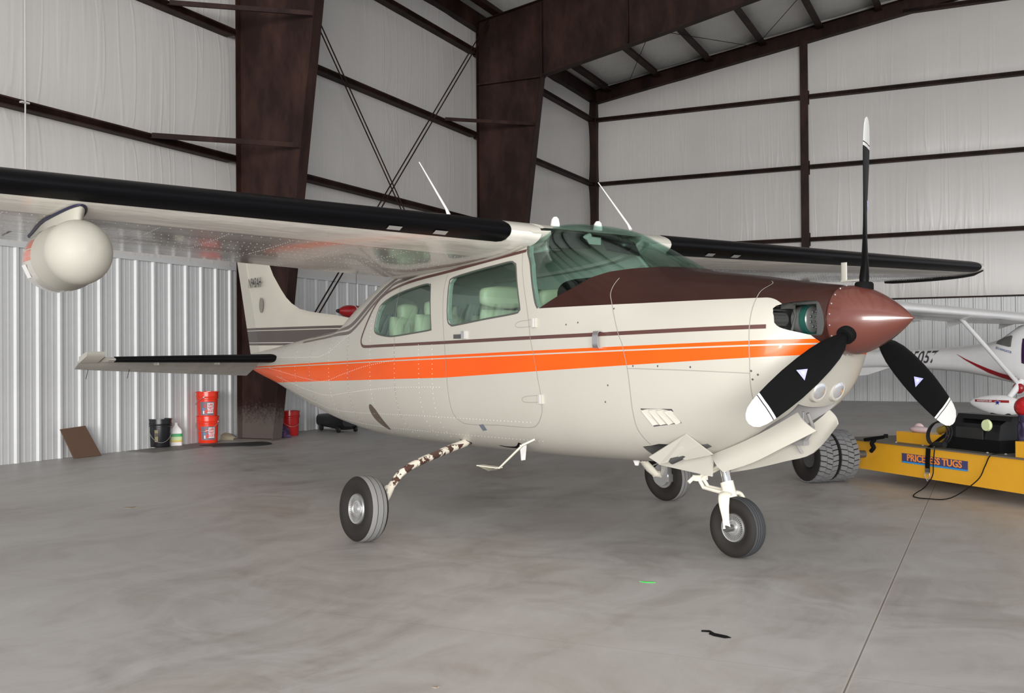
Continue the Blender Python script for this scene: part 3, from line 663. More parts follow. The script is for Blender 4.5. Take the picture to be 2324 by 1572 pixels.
# ---- propeller
PX, PZ, PR = 2.753, 1.376, 1.077
PROP = obj('propeller', MB().lathe([(.10, 0), (.12, .01), (.12, .10), (.1, .11)], (2.69, 0, PZ), (1, 0, 0)), dalu_m, A)
sp = [(.186, 0), (.1865, .012), (.184, .04)]+[(.1865*(1-u**1.55)**.92, .04+.345*u) for u in np.linspace(.08, .985, 20)]+[(.004, .388)]
mb = MB().lathe(sp, (2.656, 0, PZ), (1, 0, 0), 48); mb.m = 1
for k in range(20):
    t = 2*math.pi*(k+.5)/20; mb.ell((2.672, .187*math.sin(t), PZ+.187*math.cos(t)), (.005, .005, .005), 6, 4)
SPN = obj('spinner', mb, [spin_m, alu_m], PROP, smooth=50)
blade_st = [(.13, .045, .045, 60), (.19, .047, .047, 55), (.225, .064, .050, 48), (.27, .098, .042, 42), (.34, .128, .032, 37), (.44, .150, .024, 32), (.56, .164, .018, 28), (.70, .168, .014, 25), (.82, .160, .012, 22), (.90, .150, .010, 20), (.98, .132, .008, 19), (1.03, .108, .006, 18), (1.062, .070, .005, 17), (1.077, .025, .003, 17)]
white_tip = mat('white_blade_tip', (.62, .62, .61), .4)
for i in range(3):
    a = -.049+i*2*math.pi/3; u = np.array([0, -math.sin(a), math.cos(a)]); e = np.array([0, -math.cos(a), -math.sin(a)]); ex = np.array([1., 0, 0]); H = np.array([PX, 0, PZ])
    def bst(r):
        rr = [b[0] for b in blade_st]; return [float(np.interp(r, rr, [b[j] for b in blade_st])) for j in (1, 2, 3)]
    rings = []; rs = [b[0] for b in blade_st]+[.912, .930, .936, .50, .63, .76]; rs = sorted(rs)
    def frame_(r):
        c, t, be = bst(r); be = math.radians(be); cd_ = e*math.cos(be)+ex*math.sin(be); nd = -e*math.sin(be)+ex*math.cos(be); return c, t, cd_, nd
    for r in rs:
        c, t, cd_, nd = frame_(r); sh = -.15*c if r > .25 else 0
        rings.append([H+u*r+cd_*(c/2*math.cos(q)-sh*.3)+nd*(t/2*math.sin(q)*(1 if r < .23 else (.6+.4*(math.cos(q) > -.2)))) for q in np.linspace(0, 2*math.pi, 20, endpoint=False)])
    mb = MB().loft(rings)
    nq = 20; mi = []
    for j in range(len(rs)-1):
        mid = (rs[j]+rs[j+1])/2; mi += [1 if mid > .912 and not (.930 < mid < .936) else 0]*nq
    mb.mi = mi+[0, 1]
    B_ = obj('blade', mb, [prop_m, white_tip], PROP, smooth=50)
    obj('blade_boot', MB().lathe([(.03, .12), (.046, .13), (.049, .165), (.048, .190), (.042, .198)], H, u, 20), blkm_m, B_)
    c, t, cd_, nd = frame_(.60)
    dec = mat('lilac_decal', (.40, .40, .80), .3); dec2 = mat('decal_white', (.9, .9, .95), .3)
    sg = 1 if i != 2 else -1
    for (sz, m_, o) in ((.036, dec, .0098), (.012, dec2, .0106)):
        tri = [H+u*(.60+sz*x_)+cd_*(sz*y_)+nd*(t/2*.97+.0006 + (o-.0098)) for x_, y_ in ((1.1*-1, 0), (.75, .9), (.75, -.9))]
        obj('blade_decal', MB().add([p+nd*.0012 for p in tri], [(0, 1, 2)]), m_, B_, smooth=0)
# ---- engine seen through the inlets, landing lights
green_m = mat('green_baffle', (.02, .09, .075), .4)
ec = (2.435, .0, 1.388); silver = mat('dull_silver', (.30, .31, .30), .35, .5)
g = obj('alternator', MB().lathe([(.070, -.09), (.078, -.06), (.078, .0), (.070, .012), (.066, .014), (.052, .022), (.02, .026), (.001, .026)], ec, (1, 0, 0), 32), silver, A)
obj('baffle_ring', MB().lathe([(.080, -.03), (.088, -.025), (.088, .002), (.080, .006)], ec, (1, 0, 0), 32), green_m, g)
mb = MB()
for k in range(9): mb.ell((ec[0]+.022, ec[1]+.045*math.cos(k*.698), ec[2]+.045*math.sin(k*.698)), (.006, .009, .009), 8, 5)
for k in range(5): mb.ell((ec[0]+.026, ec[1]+.020*math.cos(k*1.256), ec[2]+.020*math.sin(k*1.256)), (.005, .006, .006), 8, 5)
obj('vent_bosses', mb, dalu_m, g)
for s in (-1, 1):
    mb = MB()
    for k in range(8): mb.box((2.34, s*.24, 1.315+.020*k), (.10, .13, .006))
    mb.lathe([(.045, -.1), (.045, .1)], (2.34, s*.24, 1.385), (0, 1, 0), 18)
    mb.tube([(2.44, s*.20, 1.30), (2.45, s*.17, 1.40), (2.42, s*.15, 1.47)], .008, 8); mb.box((2.44, s*.22, 1.455), (.05, .06, .03))
    obj('engine_cylinder', mb, mat('engine_grey', (.10, .10, .095), .4, .4), A)
lens_m = mat('lamp_reflector', (.95, .95, .98), .22, .85, spec=1)
for s in (-1, 1):
    c = np.array([2.535, s*.086, 1.0]); ax = np.array([.93, s*.05, -.28]); ax /= np.linalg.norm(ax)
    l = obj('landing_light', MB().lathe([(.072, -.06), (.070, -.012), (.062, .006), (.053, .008), (.052, -.002)], c, ax, 30), body_m, A, smooth=50)
    obj('lamp_glass', MB().lathe([(.05, -.01), (.053, .0), (.044, .009), (.03, .015), (.001, .018)], c, ax, 28), lens_m, l, smooth=60)
# ---- nose gear bay doors and cowl flaps
def plate(name, pts, th, m, parent, ang=30):
    P = [np.array(p, float) for p in pts]; n = np.cross(P[1]-P[0], P[-1]-P[0]); n /= np.linalg.norm(n); mb = MB(); mb.loft([[p-n*th/2 for p in P], [p+n*th/2 for p in P]]); return obj(name, mb, m, parent, smooth=0)
def curved(name, top, bot, bow, th, m, parent, k=8):
    """door panel between two edge curves with an outward bow (Y)"""
    T_ = curve_pts(top, 4); Bt = curve_pts(bot, 4); n = min(len(T_), len(Bt)); rings = []
    for i in range(n):
        a, b = T_[i], Bt[i]; row = [a+(b-a)*j/k+np.array([0, bow*math.sin(math.pi*j/k), 0]) for j in range(k+1)]
        rings.append(row+[p+np.array([0, th, 0]) for p in row[::-1]])
    return obj(name, MB().loft(rings), m, parent, smooth=40)
curved('nose_gear_door', [(1.885, -.195, .618), (2.1, -.20, .70), (2.3, -.20, .79), (2.478, -.195, .884)], [(2.00, -.235, .528), (2.22, -.245, .60), (2.42, -.245, .695), (2.62, -.225, .795)], -.02, -.008, cream_m, A)
curved('nose_gear_door', [(1.70, .19, .56), (1.95, .195, .64), (2.2, .195, .74), (2.34, .195, .83), (2.40, .195, .88)], [(1.66, .225, .462), (1.83, .235, .498), (2.06, .24, .560), (2.26, .24, .625), (2.435, .225, .80)], .02, .012, cream_m, A)
plate('nose_gear_aft_door', [(1.50, -.19, .55), (1.84, -.20, .615), (1.895, -.20, .610), (1.885, -.20, .490), (1.44, -.185, .524)], .006, cream_m, A)
mb = MB(); mb.tube(curve_pts([(2.40, .0, .87), (2.40, .04, .80), (2.37, .08, .77), (2.31, .10, .71)], 4), .010, 8); mb.tube([(2.40, -.04, .88), (2.38, -.02, .79), (2.33, .02, .76)], .007, 8); mb.tube([(2.3, .12, .80), (2.05, .15, .64), (1.8, .14, .58)], .006, 8); mb.box((2.22, .15, .70), (.12, .05, .05)); mb.tube([(2.2, .22, .62), (2.16, .16, .74)], .008, 6)
obj('door_linkage', mb, mat('linkage_grey', (.33, .32, .32), .45, .3), A)
cf = [(1.905, -.445, .752), (1.945, -.375, .690), (1.975, -.300, .632), (1.80, -.335, .590), (1.775, -.37, .612), (1.73, -.385, .600), (1.70, -.375, .572), (1.655, -.40, .560), (1.625, -.455, .602)]
plate('cowl_flap', cf, .008, cream_m, A)
cf2 = [(p[0], -p[1], p[2]) for p in cf]; plate('cowl_flap', cf2, .008, cream_m, A)
obj('exhaust_pipe', MB().tube([(1.95, -.30, .70), (1.80, -.34, .63), (1.70, -.35, .585)], .030, 14), dalu_m, A)
mb = MB(); n_ = 4
for k in range(4):
    x0, x1 = 1.665+.052*k, 1.665+.052*k+.044
    for (xa, xb) in ((x0, x1),):
        top_ = [on_side(xa, .882, -1), on_side(xb, .885, -1)]; bt = [on_side(xa+.055, .795+.004*k, -1), on_side(xb+.04, .800+.006*k, -1)]
        q = [top_[0], top_[1], bt[1], bt[0]]; n = nrm(*q[0]); mb.add([q[0]+n*.012, q[1]+n*.001, q[2]+n*.001, q[3]+n*.012, q[0]-n*.002, q[3]-n*.002], [(0, 1, 2, 3), (4, 0, 3, 5), (4, 1, 0), (3, 2, 5)])
LV = obj('louver_vent', mb, cream_m, A, smooth=0)
mb = MB(); q = [on_side(1.655, .890, -1), on_side(1.872, .894, -1), on_side(1.908, .815, -1), on_side(1.716, .786, -1)]; mb.add([p+nrm(*p)*.0012 for p in q], [(0, 1, 2, 3)]); obj('vent_backing', mb, dalu_m, LV, smooth=0)
# ---- wheels
def tire(name, c, ax, R, wd, rim, parent, mats, grooves, label=None):
    hw_ = wd/2; prof = []; mi = []
    side_p = [(rim, -.62), (rim+.012, -.70), (rim+(R-rim)*.35, -.95), (rim+(R-rim)*.6, -1.0), (rim+(R-rim)*.82, -.90), (R*.965, -.70)]
    P = [(r, x*hw_) for r, x in side_p]; M = [0]*len(side_p)
    edges = [-.66]; 
    for g in grooves: edges += [g-.025, g+.025]
    edges += [.66]
    crown = lambda x: R*(1-.035*(x/.7)**2*.9)
    for j in range(len(edges)-1):
        a, b = edges[j], edges[j+1]; g = j % 2 == 1
        if g: P += [(crown(a)-.006, a*hw_), (crown(b)-.006, b*hw_)]; M += [2, 2]
        else: P += [(crown(a), a*hw_), (crown(b), b*hw_)]; M += [1, 1 if j < len(edges)-2 else 0]
        if not g and j < len(edges)-2: M[-1] = 2
        if g: M[-1] = 2
    P += [(r, -x*hw_) for r, x in side_p[::-1]]; M += [0]*(len(side_p))
    n = 56; mb = MB(); ax = np.array(ax, float); ax /= np.linalg.norm(ax); h = np.array([1., 0, 0]); a_ = np.cross(h, ax); a_ /= np.linalg.norm(a_); b_ = np.cross(ax, a_)
    vs = []
    for r, x in P:
        for k in range(n):
            p = np.array(c)+ax*x+r*(math.cos(2*math.pi*k/n)*a_+math.sin(2*math.pi*k/n)*b_)
            if p[2] < .0: p[2] = .0
            vs.append(p)
    fs = []; mm_ = []
    for i in range(len(P)-1):
        for k in range(n): fs.append((i*n+k, i*n+(k+1) % n, (i+1)*n+(k+1) % n, (i+1)*n+k)); mm_.append(M[i])
    for k in range(n): fs.append(((len(P)-1)*n+k, (len(P)-1)*n+(k+1) % n, (k+1) % n, k)); mm_.append(0)
    mb.add(vs, fs); mb.mi = mm_; return obj(name, mb, mats, parent, smooth=40)
def hub(name, c, ax, rim, off, parent, slots=40, m=alu_m):
    ax = np.array(ax, float); ax /= np.linalg.norm(ax); c = np.array(c, float)
    o = obj(name, MB().lathe([(rim*1.02, -off), (rim*1.02, off*.80), (rim*.96, off*.98), (rim*.90, off*.95), (rim*.86, off*.72), (rim*.60, off*.70), (rim*.56, off*.86), (rim*.45, off*.90), (rim*.40, off*.80), (rim*.30, off*.80), (rim*.27, off*1.0), (rim*.05, off*1.03)], c, ax, 40), m, parent, smooth=30)
    h = np.array([1., 0, 0]); a_ = np.cross(h, ax); a_ /= np.linalg.norm(a_); b_ = np.cross(ax, a_); mb = MB()
    for k in range(slots):
        t = 2*math.pi*k/slots; d = math.cos(t)*a_+math.sin(t)*b_; q = np.cross(ax, d); mb.box(c+ax*off*.82+d*rim*.73, (rim*.30, .0035, off*.22), np.array([d, q, ax]))
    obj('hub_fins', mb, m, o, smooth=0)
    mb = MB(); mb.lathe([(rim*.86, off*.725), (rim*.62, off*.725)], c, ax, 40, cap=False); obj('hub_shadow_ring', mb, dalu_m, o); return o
for s in (-1, 1):
    axl = np.array([0, s*math.cos(.07), -s*s*math.sin(.07)*-1 if False else -math.sin(.07)]); axl = np.array([0, s*1., .07]); axl /= np.linalg.norm(axl)
    wc = np.array([0, s*1.430, .2115])
    path = [(-.35, s*.24, .60), (-.30, s*.404, .560), (-.25, s*.576, .530), (-.20, s*.725, .503), (-.15, s*.87, .476), (-.11, s*1.004, .443), (-.08, s*1.101, .402), (-.05, s*1.182, .34), (-.03, s*1.240, .290), (-.02, s*1.275, .25)]
    G = obj('main_gear_leg', MB().tube(curve_pts(path, 4), list(np.linspace(.034, .026, 37)), 18, flat=.85), chip_m, A, smooth=60)
    mb = MB(); mb.tube([(-.045, s*1.205, .325), (-.03, s*1.250, .275), (-.01, s*1.30, .225)], [.036, .042, .034], 14, flat=.8); mb.tube([(-.01, s*1.28, .232), (0, s*1.38, .215)], .028, 12); obj('axle_socket', mb, leg_m, G)
    mb = MB(); mb.box((.075, s*1.335, .26), (.07, .05, .10)); mb.box((.10, s*1.34, .20), (.04, .05, .06)); mb.tube([(.0, s*1.26, .30), (.06, s*1.29, .33), (.08, s*1.31, .30)], .006, 6); mb.lathe([(.085, -.006), (.085, .006)], (0, s*1.348, .212), (0, 1, 0), 28); obj('brake', mb, alu_m, G)
    obj('tire', None or MB(), rub_m, G) if False else None
    t = tire('tire', wc, axl, .2145, .158, .100, G, [rub_m, tread_m, groove_m], (-.30, .22))
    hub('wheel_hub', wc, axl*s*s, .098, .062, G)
# nose gear
NG = obj('nose_gear_strut', MB().tube([(1.735, 0, .72), (1.775, 0, .60), (1.80, 0, .53), (1.838, 0, .395)], [.034, .034, .0275, .0275], 20), chrome_m, A)
obj('strut_housing', MB().tube([(1.735, 0, .74), (1.786, 0, .565)], .040, 18), leg_m, NG)
obj('strut_collar', MB().tube([(1.822, 0, .437), (1.852, 0, .345)], .040, 16), leg_m, NG)
mb = MB()
for s in (-1, 1):
    mb.tube(curve_pts([(1.842, 0, .352), (1.850, s*.035, .372), (1.862, s*.072, .362), (1.876, s*.090, .315), (1.888, s*.093, .25), (1.898, s*.093, .178)], 4), [.030, .032, .034, .035, .036, .036, .036, .036, .035, .034, .033, .032, .030, .028, .026, .024, .022, .020, .020, .022, .024], 12, flat=.42)
FK = obj('fork', mb, leg_m, NG, smooth=60)
obj('axle', MB().tube([(1.90, -.104, .178), (1.90, .104, .178)], .020, 16), dalu_m, NG)
tire('tire', (1.90, 0, .1775), (0, 1, 0), .179, .128, .086, NG, [rub_m, tread2_m, groove_m], (-.42, -.16, .16, .42))
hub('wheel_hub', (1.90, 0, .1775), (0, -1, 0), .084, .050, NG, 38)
mb = MB()
for s in (-1, 1): mb.tube([(1.775, s*.03, .525), (1.66, s*.03, .47), (1.62, s*.02, .44)], .010, 8); mb.tube([(1.62, s*.02, .44), (1.66, s*.022, .39), (1.82, s*.035, .375)], .012, 8)
mb.box((1.615, 0, .445), (.035, .10, .035)); mb.tube([(1.615, -.05, .455), (1.60, -.09, .42)], .012, 8); obj('torque_link', mb, leg_m, NG)
# ---- belly bits: boarding step, blade antenna, dark plates
obj('boarding_step', MB().tube([(.70, -.56, .655), (.653, -.62, .62), (.40, -.62, .450)], [.012, .014, .012], 10, flat=.6).box((.30, -.63, .452), (.22, .055, .006)).add([(.40, -.60, .448), (.40, -.66, .448), (.33, -.66, .425), (.33, -.60, .425), (.22, -.66, .448), (.22, -.60, .448)], [(0, 1, 2, 3), (3, 2, 4, 5)]), leg_m, A)
plate('blade_antenna', [(.45, -.48, .60), (.51, -.48, .60), (.495, -.48, .50), (.465, -.48, .495)], .012, white_m, A)
plate('belly_antenna', [(1.13, -.10, .54), (1.20, -.10, .54), (1.18, -.10, .49), (1.16, -.10, .49)], .01, white_m, A)
ribbon('dark_belly_patch', [(.09, .566), (.18, .560), (.30, .568), (.40, .60)], lambda u: .012+.03*u, blkm_m, sides=(-1,))
ribbon('leg_opening', [(-.36, .575), (-.31, .562), (-.26, .572)], .05, blkm_m)
ribbon('small_placard', [(.092, .722), (.097, .70), (.102, .680)], .055, mat('blue_grey_placard', (.13, .15, .19), .4), sides=(-1,), off=.003)
# door furniture
for x, z in ((.768, 1.410), (.823, .922)):
    p = on_side(x, z, -1); n = nrm(*p); h = obj('door_hinge', MB().box(p+n*.006, (.040, .022, .060)), cream_m, A, smooth=0)
    obj('hinge_pin', MB().tube([p+n*.018+np.array([0, 0, -.028]), p+n*.018+np.array([0, 0, .028])], .005, 8), alu_m, h)
    pts = [(x-.02, z+.022), (x-.16, z+.012), (x-.20, z-.008), (x-.17, z-.026), (x-.02, z-.022)]; ribbon('hinge_outline', pts, .003, line_m, sides=(-1,), k=3)
p = on_side(-.08, 1.338, -1); n = nrm(*p); hd = obj('door_handle', MB().box(p+n*.004, (.11, .010, .030)), dalu_m, A, smooth=0)
obj('handle_lever', MB().box(p+n*.012+np.array([.075, 0, .010]), (.035, .022, .055)), alu_m, hd, smooth=0)
p = on_side(1.352, 1.290, -1); mb = MB(); n = nrm(*p); pth = curve_pts([p+n*-.004+np.array([0, 0, .050]), p+n*.022+np.array([0, 0, .054]), p+n*.040+np.array([0, 0, .036]), p+n*.042+np.array([0, 0, -.036]), p+n*.024+np.array([0, 0, -.054]), p-n*.004+np.array([0, 0, -.050])], 5)
cc_ = np.mean(pth, axis=0); mb.loft([[q_+np.array([-.024, 0, 0]), q_+np.array([.024, 0, 0]), q_+(cc_-q_)*.12+np.array([.024, 0, 0]), q_+(cc_-q_)*.12+np.array([-.024, 0, 0])] for q_ in pth])
obj('cabin_air_scoop', mb, mat('brushed_aluminium', (.55, .55, .56), .25, .9), A, smooth=60)
for x, z in ((1.43, 1.475), (1.16, 1.40), (1.06, 1.39), (2.37, 1.11), (2.40, 1.09), (2.37, 1.065), (1.62, 1.135), (1.80, 1.135), (2.02, 1.13), (1.42, 1.02), (1.39, .92)):
    p = on_side(x, z, -1); obj('cowl_fastener', MB().lathe([(.006, 0), (.004, .0025)], p, nrm(*p), 10), dalu_m, A)
# antennas on top
for y, x in ((-.95, .30), (.62, .41)):
    a = obj('whip_antenna', MB().tube([(x, y, 2.13), (x-.03, y, 2.175), (x-.35, y, 2.53)], [.013, .008, .0035], 8), white_m, A)
for y in (-.20, .20): obj('stub_antenna', MB().loft([[(.50+.045*k*math.cos(t), y+.018*k*math.sin(t), z) for t in np.linspace(0, 2*math.pi, 14, endpoint=False)] for z, k in ((2.05, 1.1), (2.10, 1), (2.135, .8), (2.152, .4))]), white_m, A, smooth=60)
obj('pitot_mast', MB().loft([[(.63+.03*math.cos(t), 3.0+.006*math.sin(t), z) for t in np.linspace(0, 2*math.pi, 12, endpoint=False)] for z in (1.99, 1.83)]).tube([(.60, 3.0, 1.828), (.80, 3.0, 1.828)], .009, 8), cream_m, A)
obj('tail_whip', MB().tube([(-2.60, .0, 1.49), (-2.60, 0, 1.56), (-2.60, 0, 2.0)], [.012, .003, .002], 6), blk_m, A)
# ---- radar pod under the near wing
pm = mat('radome_cream', (.36, .345, .30), .55, spec=.3)
def pod_paint(nt, b):
    o = nt.coord(); X, Y, Z = nt.xyz(o); base = nt.mix(nt.noise(o, 3, 4), (.42, .40, .355), (.50, .475, .42))
    def band(a, c): return nt.m('MULTIPLY', nt.m('GREATER_THAN', Z, a), nt.m('LESS_THAN', Z, c))
    m_ = nt.m('MAXIMUM', band(1.775, 1.822), band(1.735, 1.768)); m_ = nt.m('MAXIMUM', m_, band(1.712, 1.734)); m_ = nt.m('MULTIPLY', m_, nt.m('LESS_THAN', Y, -3.3))
    nt.l.new(nt.mix(m_, base, (.55, .085, .02)), b.inputs['Base Color'])
podm = mat('pod_paint', CREAM, .16, coat=.8, build=pod_paint)
def pr(x): return float(np.interp(x, [-.28, -.26, -.22, -.14, -.04, .05, .28], [.01, .07, .112, .150, .171, .177, .174]))
PAX = (1, 0, .035); PO = np.array((-.47, -3.3, 1.712))
POD = obj('radar_pod', MB().lathe([(pr(x), x+.47) for x in np.linspace(-.28, .16, 26)], PO, PAX, 48), podm, A, smooth=60, label='weather radar pod under the near wing')
obj('radome', MB().lathe([(.176, .62), (.175, .645), (.167, .70)]+[(.167*math.sqrt(max(0, 1-u*u)), .845+.165*u) for u in np.linspace(0, .999, 18)], PO, PAX, 48), pm, POD, smooth=60)
def wz(X, y=-3.3):
    lx, lz, tx, tz = wst(y); f = min(max((lx-X)/(lx-tx), .002), .98); return wpt(y, f, foil(f, f+.01)[-2][1])[2]
rings = []
for k_, x0, x1, w_ in ((0, .36, -.44, .062), (.35, .37, -.50, .062), (.75, .40, -.58, .068), (1., .43, -.64, .078)):
    rr_ = []
    for t in np.linspace(0, 2*math.pi, 36, endpoint=False):
        c_ = .5+.5*math.copysign(abs(math.cos(t))**.8, math.cos(t)); X_ = x1+(x0-x1)*c_; th_ = w_*math.sin(t)*min(1, .12+c_*1.5)
        rr_.append((X_, -3.3+th_, 1.80+(wz(X_)+.004-1.80)*k_))
    rings.append(rr_)
PY = obj('pylon', MB().loft(rings), pm, POD, smooth=60)
obj('pylon_seal', MB().tube([tuple(np.array(p)+np.array([0, 0, -.006])) for p in rings[-1]]+[rings[-1][0]], .009, 6), mat('dark_blue_seal', (.015, .014, .04), .5), PY)
obj('pod_white_patch', MB().add([(x, -3.3-.183*math.cos(a_)*k_, 1.735+.183*math.sin(a_)) for x, a_, k_ in ((-.02, -.22, 1), (.06, -.22, 1), (.06, -.62, 1), (-.02, -.62, 1))], [(0, 1, 2, 3)]), white_m, POD, smooth=0)  # plain white rectangle on the outboard side of the pod
# ---- cabin
def seat(x, y, head, wd=.46):
    mb = MB()
    rings = []
    for z, xo, th, k in ((.95, .02, .15, .9), (1.2, -.02, .14, 1), (1.40, -.05, .13, 1), (1.49, -.065, .11, .97), (1.525, -.07, .07, .92)):
        rings.append([(x+xo+th/2*math.copysign(abs(math.cos(t))**.6, math.cos(t)), y+wd/2*k*math.copysign(abs(math.sin(t))**.5, math.sin(t)), z) for t in np.linspace(0, 2*math.pi, 28, endpoint=False)])
    S_ = obj('seat', mb.loft(rings), seat_m, A, smooth=60)
    mb = MB(); rings = []
    hw2 = wd/2*(.96 if head == 'wide' else .5); hz0, hz1 = (1.54, 1.70) if head == 'wide' else (1.50, 1.64)
    for u in np.linspace(-1, 1, 9):
        k = (1-abs(u)**4)**.25 if abs(u) < 1 else .3
        rings.append([(x-.075+.055*k*math.copysign(abs(math.cos(t))**.7, math.cos(t)), y+hw2*k*math.copysign(abs(math.sin(t))**.5, math.sin(t)), (hz0+hz1)/2+(hz1-hz0)/2*u) for t in np.linspace(0, 2*math.pi, 24, endpoint=False)])
    obj('headrest', mb.loft(rings), seat_m, S_, smooth=60)
    mb = MB()
    for k in range(-2, 3): mb.tube([(x+.045, y+k*wd/6, 1.47), (x+.06, y+k*wd/6, 1.2)], .006, 5)
    obj('seat_seams', mb, mat('leather_shade', (.42, .41, .30), .6), S_)
for y in (-.27, .27): seat(.10, y, 'wide')
for y in (-.27, .27): seat(-.78, y, 'round', .42)
seat(-1.32, -.20, 'none', .36) ; seat(-1.32, .20, 'none', .36)
rings = []
for x, k in ((.80, .88), (.84, .96), (1.1, .98), (1.25, .84), (1.36, .62)):
    top_ = .155*k; rings.append([(x, .50*k*math.copysign(abs(math.cos(t))**.55, math.cos(t)), (1.56 if x < 1.3 else 1.58)+top_*math.copysign(abs(math.sin(t))**.6, math.sin(t))*(1 if math.sin(t) > 0 else 1.6)) for t in np.linspace(0, 2*math.pi, 40, endpoint=False)])
GL = obj('glareshield', MB().loft(rings), blkm_m, A, smooth=50)
obj('instrument_panel', MB().box((.86, 0, 1.36), (.06, .98, .36)), mat('panel_tan', (.35, .33, .24), .6), A, smooth=0)
for y in (-.25, .25):
    mb = MB(); mb.tube([(.86, y, 1.40), (.70, y, 1.40)], .012, 8); mb.tube([(.69, y-.12, 1.50), (.68, y-.13, 1.40), (.69, y, 1.37), (.68, y+.13, 1.40), (.69, y+.12, 1.50)], .014, 8); obj('control_yoke', mb, blk_m, A)
for y0, y1 in ((-.425, -.06), (.10, .42)):
    obj('sun_visor', MB().loft([[(.63+a, y, 2.035-abs(y)*.07-b) for a, b in ((0, 0), (.015, .0), (.075, .10), (.06, .105))] for y in (y0, y1)]), blk_m, A)
mb = MB(); mb.box((.50, 0, 1.985), (.34, .14, .05)); oc = obj('overhead_console', mb, head_m, A, smooth=0)
obj('console_speaker', MB().box((.48, 0, 1.957), (.12, .09, .01)), blk_m, oc, smooth=0)
mb = MB(); mb.tube([(.66, -.02, 2.02), (.62, -.18, 1.95), (.56, -.30, 1.93), (.45, -.42, 1.90)], .020, 8); mb.box((.56, -.30, 1.925), (.10, .10, .03)); obj('overhead_bracket', mb, head_m, A, smooth=30)
obj('windshield_header', MB().tube([(.56, y, float(sec(.56)[1])-.045-.10*(abs(y)/.45)**4) for y in np.linspace(-.38, .38, 17)], .016, 8), blk_m, A)
obj('compass', MB().ell((.98, .0, 1.925), (.045, .055, .045), 16, 10).tube([(.92, 0, 1.99), (.98, 0, 1.93)], .012, 6), blk_m, A)
# ------------------------------------------------------------------ things along the left wall
def bucket(name, loc, m, label, rot=0, h=.375, r0=.130, r1=.150, bail=True, group=None, ang=.35):
    prof = [(r0, 0), (r0+.002, .005), (r0+(r1-r0)*.7, h*.72), (r1+.004, h*.74), (r1+.004, h*.765), (r1-.002, h*.77), (r1-.001, h*.80), (r1+.006, h*.82), (r1+.006, h*.845), (r1, h*.85), (r1, h*.96), (r1+.009, h*.965), (r1+.009, h), (r1-.003, h), (r1-.004, h-.03), (r0-.004, .008)]
    o = obj(name, MB().lathe(prof, (0, 0, 0), (0, 0, 1), 40, cap=False).lathe([(r0-.004, .008), (.001, .008)], n=40, cap=False).lathe([(r0, 0), (.001, 0)], n=40, cap=False), m, smooth=40, label=label, category='bucket')
    o['group'] = 'five gallon buckets by the left wall'
    o.location = loc; o.rotation_euler = (0, 0, rot)
    if bail:
        z = h*.80; mb = MB(); pts = []
        for t in np.linspace(0, math.pi, 17):
            y_ = math.cos(t)*(r1+.012); x_ = math.sin(t)*(r1+.014); pts.append((x_, y_, z-math.sin(t)*.12*ang*2.2))
        mb.tube(pts, .003, 6); mb.ell((0, r1+.006, z), (.014, .010, .014), 8, 6); mb.ell((0, -r1-.006, z), (.014, .010, .014), 8, 6)
        obj('bail_handle', mb, alu_m, o)
    return o
def face_cam(p): return math.atan2(-p[1], -p[0])    # bucket local +X turned to the photographer
def wrap(mb_pts, r, z0, a0): pass
def label_patch(parent, r_at, z0, z1, a0, a1, m, name, off=.0015, n=10):
    mb = MB(); vs = []
    for z in (z0, z1):
        for k in range(n+1):
            a = a0+(a1-a0)*k/n; r = r_at(z)+off; vs.append((r*math.cos(a), r*math.sin(a), z))
    mb.add(vs, [(k, k+1, n+2+k, n+1+k) for k in range(n)]); return obj(name, mb, m, parent, smooth=60)
def wrap_text(parent, txt, size, r_at, a, z, m, bold=.0, name='lettering', off=.003, sx=1.):
    f = lambda x, y, zz: ((r_at(z+y)+off+zz)*math.cos(a+x/r_at(z)), (r_at(z+y)+off+zz)*math.sin(a+x/r_at(z)), z+y)
    return obj(name, text_mb(txt, size, f, .0006, bold, sx=sx), m, parent, smooth=0)
orange_m = mat('orange_bucket_plastic', (.72, .035, .012), .25, spec=.6)
red_m = mat('red_bucket_plastic', (.42, .012, .012), .22, spec=.6)
bblk_m = mat('black_bucket_plastic', (.008, .008, .010), .3, spec=.6)
lab_m = mat('bucket_label_grey', (.16, .13, .16), .5); labw_m = mat('label_white', (.72, .68, .68), .5); labr_m = mat('label_red', (.55, .03, .04), .5); labb_m = mat('label_blue', (.12, .22, .42), .5)
rr = lambda z: .130+.014*z/.27+.001
def paint_label(bk, a):
    p = label_patch(bk, rr, .045, .235, a-.78, a+.70, lab_m, 'label')
    label_patch(bk, rr, .075, .22, a-.02, a+.58, labw_m, 'label_white_card', .003)
    for t, z in (('SUPER', .190), ('PAINT', .148), ('BUCKET', .106)): wrap_text(bk, t, .050, rr, a+.28, z, labr_m, .0012, off=.004, sx=.50)
    label_patch(bk, rr, .155, .195, a-.35, a-.12, labr_m, 'label_red_badge', .003, 4); label_patch(bk, rr, .075, .125, a-.28, a-.02, labr_m, 'label_red_pail', .003, 4)
    label_patch(bk, rr, .115, .15, a-.52, a-.32, labb_m, 'label_blue_can', .003, 4); label_patch(bk, rr, .065, .11, a-.47, a-.33, labw_m, 'label_white_can', .003, 4)
p = np.array([-4.30, 14.46, 0.004]); fc = face_cam(p)
b1 = bucket('bucket', p, orange_m, 'lower bright orange bucket of the stack left of the wide column', fc-.45, ang=.5); paint_label(b1, .42+.12)
b2 = bucket('bucket', p+np.array([-.005, 0, .345]), orange_m, 'upper bright orange bucket standing on the other orange one', fc-1.9, ang=.4); paint_label(b2, 1.9+.02)
p = np.array([-4.74, 13.78, 0.012]); b3 = bucket('bucket', p, bblk_m, 'black bucket with a small gold label in front of the left wall', face_cam(p)+.1, r1=.148, ang=.9)
